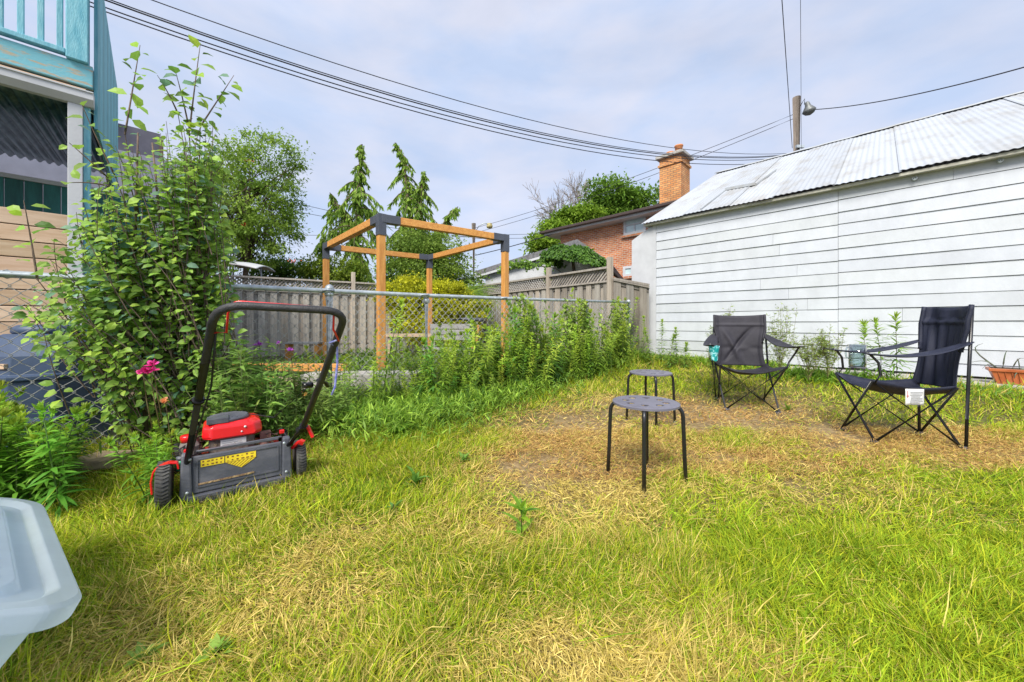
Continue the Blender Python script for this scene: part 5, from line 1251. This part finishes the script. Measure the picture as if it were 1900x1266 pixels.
flower('large lower bright pink flower with dark centre in the shrub', 'pink_flower', P(279, 688, 1.90), 18, .036, .028, (.70, .01, .20), (.85, .06, .33))
flower('small left bright pink flower bud in the shrub', 'pink_flower', P(265, 692, 1.91), 14, .024, .020, (.75, .02, .25), (.85, .10, .38))
for (px, py, lab, s) in ((481, 641, 'larger purple thistle bloom left of the mower handle cord', 1.3), (539, 650, 'purple thistle bloom lowest of the three behind the mower handle', 1.1), (518, 637, 'small magenta thistle bud between two open blooms', .7), (434, 637, 'dull purple thistle bud farthest left behind the mower handle', .7)):
    flower(lab, 'thistle_flower', P(px, py, 2.62), 40, .024 * s, .004 * s, (.42, .05, .55), (.62, .12, .72), cup=1.2)
flower('faded orange bloom near the bottom of the shrub', 'orange_flower', P(307, 746, 1.95), 14, .026, .02, (.75, .30, .12), (.85, .42, .18))
flower('pale peach bloom among thistles behind the mower', 'orange_flower', P(455, 702, 2.45), 14, .026, .02, (.78, .45, .30), (.85, .55, .38))

# ---------------------------------------------------------------- weeds: goldenrod and mixed stalks
def goldenrod(h, seed, nl=None, ll=.10, lw=.014, tuft=True, col=((.17, .33, .04), (.58, .74, .09))):
    r = np.random.default_rng(seed); nl = nl or int(h * 95)
    t = np.sort(r.random(nl)) ** .85; az = np.arange(nl) * 2.4 + r.normal(0, .3, nl); bend = r.uniform(-.2, .2, 2) * h
    x = bend[0] * t ** 2; y = bend[1] * t ** 2; pos = np.stack([x, y, t * h], 1)
    el = -.05 + .8 * t ** 2.5 + r.normal(0, .18, nl); d = np.stack([np.cos(az) * np.cos(el), np.sin(az) * np.cos(el), np.sin(el)], 1)
    L_ = ll * (1.05 - .62 * t ** 2.2) * r.uniform(.7, 1.15, nl) * (.5 + .5 * np.minimum(1, t * 4))
    tt = t ** 1.5 * .8 + r.random(nl) * .2; K = np.clip((np.array(col[0])[None] * (1 - tt[:, None]) + np.array(col[1])[None] * tt[:, None]) * (1 + r.normal(0, .12, (nl, 1))), 0, 1)
    gs = [leaves(LANCE, pos, d, np.tile([[0, 0, 1.]], (nl, 1)) + r.normal(0, .15, (nl, 3)), L_, np.full(nl, lw), K)]
    if tuft:
        n2 = 14; d2 = norm(np.stack([r.normal(0, .4, n2), r.normal(0, .4, n2), np.ones(n2)], 1)); gs.append(leaves(LANCE, np.tile([[bend[0], bend[1], h]], (n2, 1)), d2, r.normal(0, 1, (n2, 3)), ll * .42, np.full(n2, lw * .7), np.tile([[.36, .50, .05]], (n2, 1))))
    sb_ = MB(); sb_.c = (.14, .22, .05); sb_.tube([(bend[0] * s * s, bend[1] * s * s, h * s) for s in (0, .33, .66, 1)], [.004, .0035, .003, .0015], 5)
    return merge(gs + [sb_.geo()]), sb_, gs
def bank(name, label, spots, variants, tint=None, cat='weeds', lean=.12):
    """spots: list of (x, y, scale)"""
    gs = []; A = np.array(spots); vi = rng.integers(0, len(variants), len(A))
    for v in range(len(variants)):
        sel = A[vi == v]
        if not len(sel): continue
        ms = []
        for x, y, s in sel:
            m = Matrix.Translation((x, y, gz(x, y) - .01)) @ Euler((rng.normal(0, lean), rng.normal(0, lean), rng.uniform(0, 6.28))).to_matrix().to_4x4() @ Matrix.Scale(s, 4); ms.append(np.array(m))
        tn = rng.normal(1, .14, (len(ms), 1)) * np.array([[1, 1, 1]]) + rng.normal(0, .08, (len(ms), 1)) * np.array([[1, 0, .3]]); gs.append(inst(variants[v], ms, np.clip(tn, .5, 1.6)))
    return tag(geo_obj(name, gs, M['leaf']), label, cat, kind='stuff')
rng = np.random.default_rng(202); rnd = random.Random(202)
VG = [goldenrod(.9, s, ll=.13, lw=.017, nl=80)[0] for s in range(4)]
VM = VG + [goldenrod(.8, 40 + s, ll=.16, lw=.026, nl=45, col=((.09, .22, .05), (.30, .52, .08)))[0] for s in range(2)]
VN = [goldenrod(.5, 20 + s, ll=.12, lw=.019, nl=60, col=((.08, .23, .03), (.36, .64, .06)))[0] for s in range(4)]
# left foreground clump
sp_ = []
for k in range(150):
    px = rnd.uniform(-60, 300); Y = rnd.uniform(1.62, 2.06) + .06 * (px > 150); r_ = (px - 950) / F
    if 118 < px < 275: continue
    tp_ = 735 + 30 * math.sin(px / 40.) + rnd.uniform(-12, 45) + (30 if px > 200 else 0); h = (CZ - (tp_ - 598) / F * Y); sp_.append((r_ * Y, Y, max(.25, h) / .56))
bank('goldenrod_thicket', 'bright lance leaved weed thicket in front of the compost bin', sp_, VN)
# bank along the wire fence
sp_ = []
def topy(px):
    tb = [(400, 700), (560, 690), (640, 672), (700, 672), (760, 655), (800, 612), (860, 598), (920, 600), (970, 585), (1000, 575), (1060, 600), (1120, 585), (1160, 598), (1185, 590)]
    for a, c in zip(tb, tb[1:]):
        if px <= c[0]: return a[1] + (c[1] - a[1]) * max(0, (px - a[0]) / (c[0] - a[0]))
    return 600
for k in range(600):
    px = rnd.choice([rnd.uniform(600, 1190), rnd.uniform(780, 1190)]); r_ = (px - 950) / F; Yf = 4.68 / (1 - .93 * r_); dd_ = rnd.uniform(-.35, .55) if rnd.random() < .62 else -abs(rnd.gauss(.25, .42)); Y = Yf + dd_ * (1 if px > 760 else .7)
    h = CZ - (topy(px) + rnd.gauss(10, 30) - 598) / F * Y - gz(r_ * Y, Y); h *= 1 if dd_ > -.35 else max(.35, 1.25 + dd_ * .9)
    sp_.append((r_ * Y, Y, max(.25, h) / .95 * rnd.uniform(.65, 1.08)))
bank('weed_bank', 'waist high goldenrod weeds growing through the wire fence', sp_, VM, lean=.2)
# airy thistle tangle behind the mower
VT = []
for s in range(3):
    r = np.random.default_rng(60 + s); gs = []; sb_ = MB(); sb_.c = (.20, .26, .08)
    for j in range(7):
        a = r.uniform(0, 6.28); top = np.array([.16 * math.cos(a) * r.random(), .16 * math.sin(a) * r.random(), .5 + .35 * r.random()]); sb_.tube([(0, 0, .0), tuple(top * [.3, .3, .5]), tuple(top)], [.004, .003, .0012], 5)
        n = 26; t = r.random(n) ** .7; pos = top[None] * t[:, None] ** [1.4, 1.4, 1]; az = r.uniform(0, 6.28, n); d = np.stack([np.cos(az), np.sin(az), r.uniform(-.2, .8, n)], 1)
        gs.append(leaves(LANCE, pos, d, r.normal(0, .3, (n, 3)) + [0, 0, 1], r.uniform(.04, .12, n), r.uniform(.012, .028, n), np.clip(np.array([[.14, .27, .05]]) + r.random((n, 1)) * np.array([[.22, .26, .06]]), 0, 1)))
    VT.append(merge(gs + [sb_.geo()]))
sp_ = []
for k in range(60):
    px = rnd.uniform(385, 640); r_ = (px - 950) / F; Yf = 4.68 / (1 - .93 * r_); Y = Yf - rnd.uniform(.05, .6); tp_ = 640 + .28 * max(0, px - 430) + rnd.uniform(-15, 60); h = CZ - (tp_ - 598) / F * Y; sp_.append((r_ * Y, Y, max(.2, h) / .8))
bank('thistle_tangle', 'airy thistle and mixed weeds between the mower and the wire fence', sp_, VT)
sp_ = []
for (px, topx) in ((725, 560), (652, 655), (690, 610), (640, 660), (575, 640), (560, 665), (430, 660), (465, 690), (600, 690)):
    r_ = (px - 950) / F; Y = 4.68 / (1 - .93 * r_) - rnd.uniform(.05, .3); h = CZ - (topx - 598) / F * Y; sp_.append((r_ * Y, Y, max(.2, h) / .95))
bank('tall_weed_stalks', 'scattered taller weed stalks standing against the wire fence', sp_, VG[:2], lean=.05)
# vines on the wire fence right part
n = 8000; x = rng.uniform(.0, 2.12, n); zt = np.array([railz(v) for v in x]); zz = zt + .04 - (zt - .1) * rng.random(n) ** .8; dens = np.sin(x * 7 + 1) * .6 + np.sin(x * 19 + 1 + zz * 4) * .5 + rng.normal(0, .35, n) + (1 - zz) * .9 > .22
x, zz = x[dens], zz[dens]; n = len(x); pos = np.stack([x, fy(x) - .03 + rng.normal(0, .05, n), zz], 1)
tag(geo_obj('fence_vines', [leaves(BROAD, pos, rdir(n) + [0, -.3, -.6], rdir(n) * .5 + [0, -.6, .8], rng.uniform(.03, .085, n), rng.uniform(.02, .06, n), cols(n, (.14, .24, .04), (.46, .58, .12), .22))], M['leaf']), 'thin climbing vines tangled in the right half of the wire fence', 'vines', kind='stuff')
# low undergrowth: broad weeds at the lawn edge behind the fence and along the garage
def low(name, label, pts, n, l0, l1, wr, ca, cb, h0, h1, tpl=LANCE):
    P_ = np.array(pts); k = rng.integers(0, len(P_), n); x = P_[k, 0] + rng.normal(0, 1, n) * P_[k, 2]; y = P_[k, 1] + rng.normal(0, 1, n) * P_[k, 3]
    z = ground(x, y) + rng.uniform(h0, h1, n); d = np.stack([rng.normal(0, .7, n), rng.normal(0, .7, n), rng.uniform(.1, 1.2, n)], 1); L_ = rng.uniform(l0, l1, n)
    return tag(geo_obj(name, [leaves(tpl, np.stack([x, y, z], 1), d, rdir(n) * .5 + [0, 0, 1], L_, L_ * wr, cols(n, ca, cb, .2))], M['leaf']), label, 'undergrowth', kind='stuff')
def strip(px0, px1, off, sx, n=40): 
    o_ = []
    for k in range(n):
        px = px0 + (px1 - px0) * k / (n - 1); r_ = (px - 950) / F; Y = 4.68 / (1 - .93 * r_) + off; o_.append((r_ * Y, Y, sx, sx))
    return o_
low('fence_undergrowth', 'short leafy undergrowth at the foot of the wire fence', strip(330, 1180, -.25, .16) + strip(640, 1000, -.60, .20) + strip(720, 900, -.85, .2, 10) + strip(600, 1180, .25, .2), 26000, .035, .095, .13, (.12, .26, .03), (.42, .62, .07), 0, .2)
def wallp(u, n_): q = C0 + UX * u - UN * n_; return q
gp = [(*wallp(u, .45 if u < 2 else 1.0)[:2], .14, .14) for u in np.linspace(-.4, 3.0, 60)] + [(*wallp(u, 1.05)[:2], .2, .14) for u in np.linspace(3.0, 5.5, 8)]
low('wall_undergrowth', 'low green weeds and dandelion leaves along the foot of the garage', gp, 7000, .04, .12, .17, (.08, .20, .02), (.32, .52, .05), 0, .05)
low('far_undergrowth', 'low garden greenery behind the wire fence', [(P(px, 0, Y).x, Y, .25, .25) for px, Y in ((560, 5.2), (640, 5.4), (700, 5.5), (760, 6.2), (830, 7), (880, 7.4), (600, 6.5), (690, 7.5), (940, 7), (1000, 6.6), (1060, 6.4))], 6000, .05, .14, .25, (.08, .18, .03), (.30, .46, .06), 0, .3)
# individual goldenrods by the garage wing and behind the chairs
def weed(name, label, px, topy_, Y, seed, group, gen=None, **kw):
    r_ = (px - 950) / F; x = r_ * Y; z0 = gz(x, Y); h = max(.15, CZ - (topy_ - 598) / F * Y - z0)
    _, sm, gs = goldenrod(h, seed, **kw); g = thing(name, label, 'weed', (x, Y, z0), 0, group)
    geo_obj('leaves', gs, M['leaf'], g); sm.build('stem', M['stem'], g); return g
for i, (px, ty, Y, lab) in enumerate(((1195, 590, 6.35, 'tallest goldenrod stalk against the smooth garage end panel'), (1206, 612, 6.1, 'thin weed stalk just left of the garage corner board'), (1228, 597, 6.2, 'weed stalk standing at the garage corner, left of a shorter one'), (1255, 612, 5.9, 'upright bushy weed stalk right of the garage corner'), (1243, 625, 5.8, 'short weed stalk between two taller ones by the garage corner'), (1272, 640, 5.7, 'lowest outer weed stalk right of the garage corner'))):
    weed('goldenrod', lab, px, ty, Y, 300 + i, 'goldenrods by the garage corner', nl=150, ll=.13, lw=.020, col=((.14, .27, .05), (.44, .60, .09)))
for i, (px, ty, Y, lab) in enumerate(((1604, 603, 4.25, 'left goldenrod of the three behind the glass mug'), (1636, 600, 4.3, 'middle slimmer goldenrod of the three behind the navy chair arm'), (1664, 590, 4.2, 'right tallest goldenrod of the three behind the navy chair arm'))):
    weed('goldenrod', lab, px, ty, Y, 320 + i, 'goldenrods behind the navy chair', nl=120, ll=.19, lw=.020, col=((.12, .27, .05), (.42, .60, .08)))
def wispy(label, px, topy_, Y, wid, seed):
    r = random.Random(seed); r_ = (px - 950) / F; x = r_ * Y; z0 = gz(x, Y); h = CZ - (topy_ - 598) / F * Y - z0
    g = thing('wispy_weed', label, 'weed', (x, Y, z0), 0, 'airy weeds by the garage'); b = MB(); pts = []
    b.c = (1, 1, 1)
    for k in range(30):
        a = r.uniform(0, 6.28); t = r.uniform(.05, .5); p0 = Vector((0, 0, h * t)); hh = h * r.uniform(.55, 1); p1 = Vector((math.cos(a) * wid * r.random(), math.sin(a) * wid * .6 * r.random(), hh)); m = p0.lerp(p1, .5) + Vector((p1.x * .3, p1.y * .3, 0))
        pl = [p0, m, p1]; b.tube(pl, [.0022, .0016, .0008], 4, cap=False)
        for j in range(14):
            s = r.uniform(.2, 1); q = (p0.lerp(m, s * 2) if s < .5 else m.lerp(p1, s * 2 - 1)); d = Vector((r.gauss(0, .6), r.gauss(0, .6), r.uniform(.1, 1))).normalized(); e = q + d * r.uniform(.03, .09); b.tube([q, e], [.0010, .0006], 3, cap=False)
            for w_ in range(3): pts.append((*(q.lerp(e, r.random())), r.gauss(0, 1), r.gauss(0, 1), r.uniform(-.2, 1)))
    b.tube([(0, 0, 0), (0, 0, h * .6)], [.004, .002], 5); b.build('stem', M['stem'], g)
    A = np.array(pts); n = len(A); geo_obj('leaves', [leaves(LANCE, A[:, :3], A[:, 3:], rdir(n), rng.uniform(.02, .045, n), .008, cols(n, (.20, .30, .07), (.46, .56, .14)))], M['leaf'], g)
wispy('airy branching weed with a bright top behind the creased chair back', 1352, 566, 4.55, .12, 1); wispy('thin weed left of the creased chair back', 1326, 603, 4.55, .10, 2)
wispy('widest airy weed right of the creased chair', 1447, 566, 4.5, .30, 3); wispy('second airy weed between the two chairs', 1500, 618, 4.45, .22, 4); wispy('fine grey green weed nearest the siding seam', 1535, 606, 4.4, .20, 5)
# broad-leaf weeds in the lawn
def rosette(name, label, px, py, n, ln, wr, c1, c2, seed, h=.0, el=(.2, 1.0), tpl=LANCE):
    r = np.random.default_rng(seed); Y = 598 / (py - 598); x = (px - 950) / F * Y; g = thing(name, label, 'weed', (x, Y, gz(x, Y)), 0)
    az = r.uniform(0, 6.28, n); e = r.uniform(*el, n); pos = np.stack([np.zeros(n), np.zeros(n), h * r.random(n)], 1); t = r.random(n)[:, None]
    geo_obj('leaves', [leaves(tpl, pos, np.stack([np.cos(az) * np.cos(e), np.sin(az) * np.cos(e), np.sin(e)], 1), np.tile([[0, 0, 1.]], (n, 1)) + r.normal(0, .1, (n, 3)), ln * r.uniform(.6, 1.15, n), ln * wr, np.array([c1]) * (1 - t) + np.array([c2]) * t)], M['leaf'], g)
    b = MB(); b.tube([(0, 0, -.01), (0, 0, h + .01)], [.004, .002], 5); b.build('stem', M['stem'], g)
rosette('milkweed_sprout', 'bright yellow green broad leaved sprout standing in the middle of the lawn', 968, 1010, 22, .085, .28, (.16, .36, .03), (.34, .54, .04), 1, .16, (.1, 1.1))
rosette('dock_weed', 'clump of light green dock leaves at the lawn edge left of the dry patch', 740, 815, 26, .14, .28, (.14, .34, .03), (.26, .46, .05), 2, .05)
rosette('dock_weed', 'dark pointed leaf clump right of the blue cord by the wire fence', 668, 755, 18, .20, .20, (.10, .26, .05), (.22, .44, .08), 3, .05, (.4, 1.3))
rosette('grass_tuft', 'green grass tuft in front of the creased chair right foot', 1462, 765, 46, .10, .07, (.12, .26, .03), (.30, .45, .05), 4, .01, (.4, 1.4))
rosette('plantain_weed', 'broad green leaves at the bottom left near the tote', 265, 1235, 26, .055, .38, (.20, .38, .06), (.36, .56, .10), 5, .03, (.2, 1.1))
rosette('plantain_weed', 'broad green leaves at the bottom left right of the tote weeds', 400, 1225, 26, .05, .38, (.20, .38, .06), (.38, .58, .10), 6, .03, (.2, 1.1))
rosette('plantain_weed', 'low leafy weed beside the dry patch, straight below the clipped bush', 860, 860, 20, .06, .35, (.14, .32, .05), (.30, .50, .08), 17, .04, (.2, 1.2))
rosette('plantain_weed', 'leafy weed halfway between the mower and the near stool', 730, 960, 18, .055, .3, (.10, .26, .06), (.22, .42, .08), 18, .05, (.2, 1.2))
rosette('plantain_weed', 'small dark leafy weed in the lawn right of the mower', 770, 905, 14, .08, .4, (.12, .30, .04), (.24, .44, .07), 7, .05, (.2, 1.1), BROAD)
rosette('plantain_weed', 'big leafy weed at the foot of the wire fence near the mower lever', 700, 770, 16, .13, .45, (.10, .26, .03), (.24, .42, .05), 8, .10, (.2, 1.1), BROAD)

# ---------------------------------------------------------------- GRASS
def lawn(n, y0, y1, l0, l1, w0, w1, seed, widen=1.8, power=1.0):
    r = np.random.default_rng(seed); Y = (y0 ** 2 + (y1 ** 2 - y0 ** 2) * r.random(n)) ** .5; X = r.uniform(-1, 1, n) * Y * widen
    ok = (Y < 4.68 + .93 * X + .5 + .2 * r.normal(0, 1, n)) & ((.7134 * X + .7008 * Y) < 6.952 - np.where(X * .7008 - Y * .7134 > -3.15 + 2.0, .62, .02))
    # nothing grows through the tote
    ok &= ~((X < -1.0) & (Y < .80 - .25 * (X + 1.0)) & (Y > -.67 * (X + .93) + .2) & (Y < -.67 * (X + .93) + .80)); X, Y = X[ok], Y[ok]; n = len(X)
    dry = in_dry(X, Y); patch = np.clip((fnoise(X, Y, 1.9, 21) - .25) * 2, 0, 1); patch2 = np.clip((fnoise(X, Y, 6.5, 23) - .25) * 2, 0, 1)
    keep = r.random(n) > dry * (.15 + 1.3 * np.clip(fnoise(X, Y, 3.1, 70) - .52, 0, 1) * 2.2); X, Y, dry, patch, patch2 = X[keep], Y[keep], dry[keep], patch[keep], patch2[keep]; n = len(X)
    Ln = r.uniform(l0, l1, n) * (1 - .42 * dry) * (.6 + .75 * patch2)
    fd = (4.68 + .93 * X - Y) / 1.366; gd = 6.952 - (.7134 * X + .7008 * Y); Ln *= 1 + .9 * np.exp(-np.maximum(fd, 0) / .45) + .5 * np.exp(-np.maximum(gd - .4, 0) / .5)
    clump = 2.5 * vnoise(X, Y, 9., 31); az = r.uniform(0, 6.28, n) * .75 + clump * 1.5 + 1.3 * patch2; el = np.clip(r.normal(.80, .38, n) - dry * .45, .03, 1.5)
    long_ = r.random(n) < .05; Ln[long_] *= 1.7; el[long_] = np.clip(r.normal(.35, .3, long_.sum()), .02, 1.4)
    d = np.stack([np.cos(az) * np.cos(el), np.sin(az) * np.cos(el), np.sin(el)], 1)
    pos = np.stack([X, Y, ground(X, Y) + r.uniform(0, .025, n) * (.4 + dry)], 1)
    up = np.stack([r.normal(0, .5, n), r.normal(0, .5, n), np.ones(n)], 1)
    straw = r.random(n) < np.clip(.07 + .25 * (1 - patch) + .85 * dry - .30 * (X > .7) * (Y < 2.1), .05, .96); straw |= long_ & (r.random(n) < .6)
    K = cols(n, (.12, .25, .015), (.46, .60, .035), .20, np.clip(r.random(n) * .65 + .45 * vnoise(X, Y, 3.2, 40) - .05, 0, 1)) * (.72 + .50 * fnoise(X, Y, 2.6, 44))[:, None].astype(np.float32)
    # cooler and darker green in the right foreground, yellower near the middle
    K[straw] = cols(straw.sum(), (.46, .37, .07), (.84, .66, .22), .15)
    br = straw & (r.random(n) < dry * (.25 + .75 * vnoise(X, Y, 2.2, 61)) * (Y > 2.0)); K[br] = cols(br.sum(), (.40, .23, .075), (.68, .44, .15), .15)
    yl = (~straw) & (r.random(n) < .35); K[yl] = cols(yl.sum(), (.38, .44, .018), (.60, .62, .04), .12)
    return leaves(BLADE, pos, d, up, Ln, r.uniform(w0, w1, n), K)
gs = [lawn(240000, .35, 1.5, .030, .080, .0017, .0032, 1), lawn(230000, 1.5, 3.0, .032, .082, .0022, .0042, 2), lawn(150000, 3.0, 6.8, .05, .10, .0040, .0075, 3), lawn(5000, .6, 3.0, .10, .17, .0022, .0040, 4)]
tag(geo_obj('grass', gs, M['blade']), 'long uneven lawn grass, part green and part dry straw', 'grass', kind='stuff')
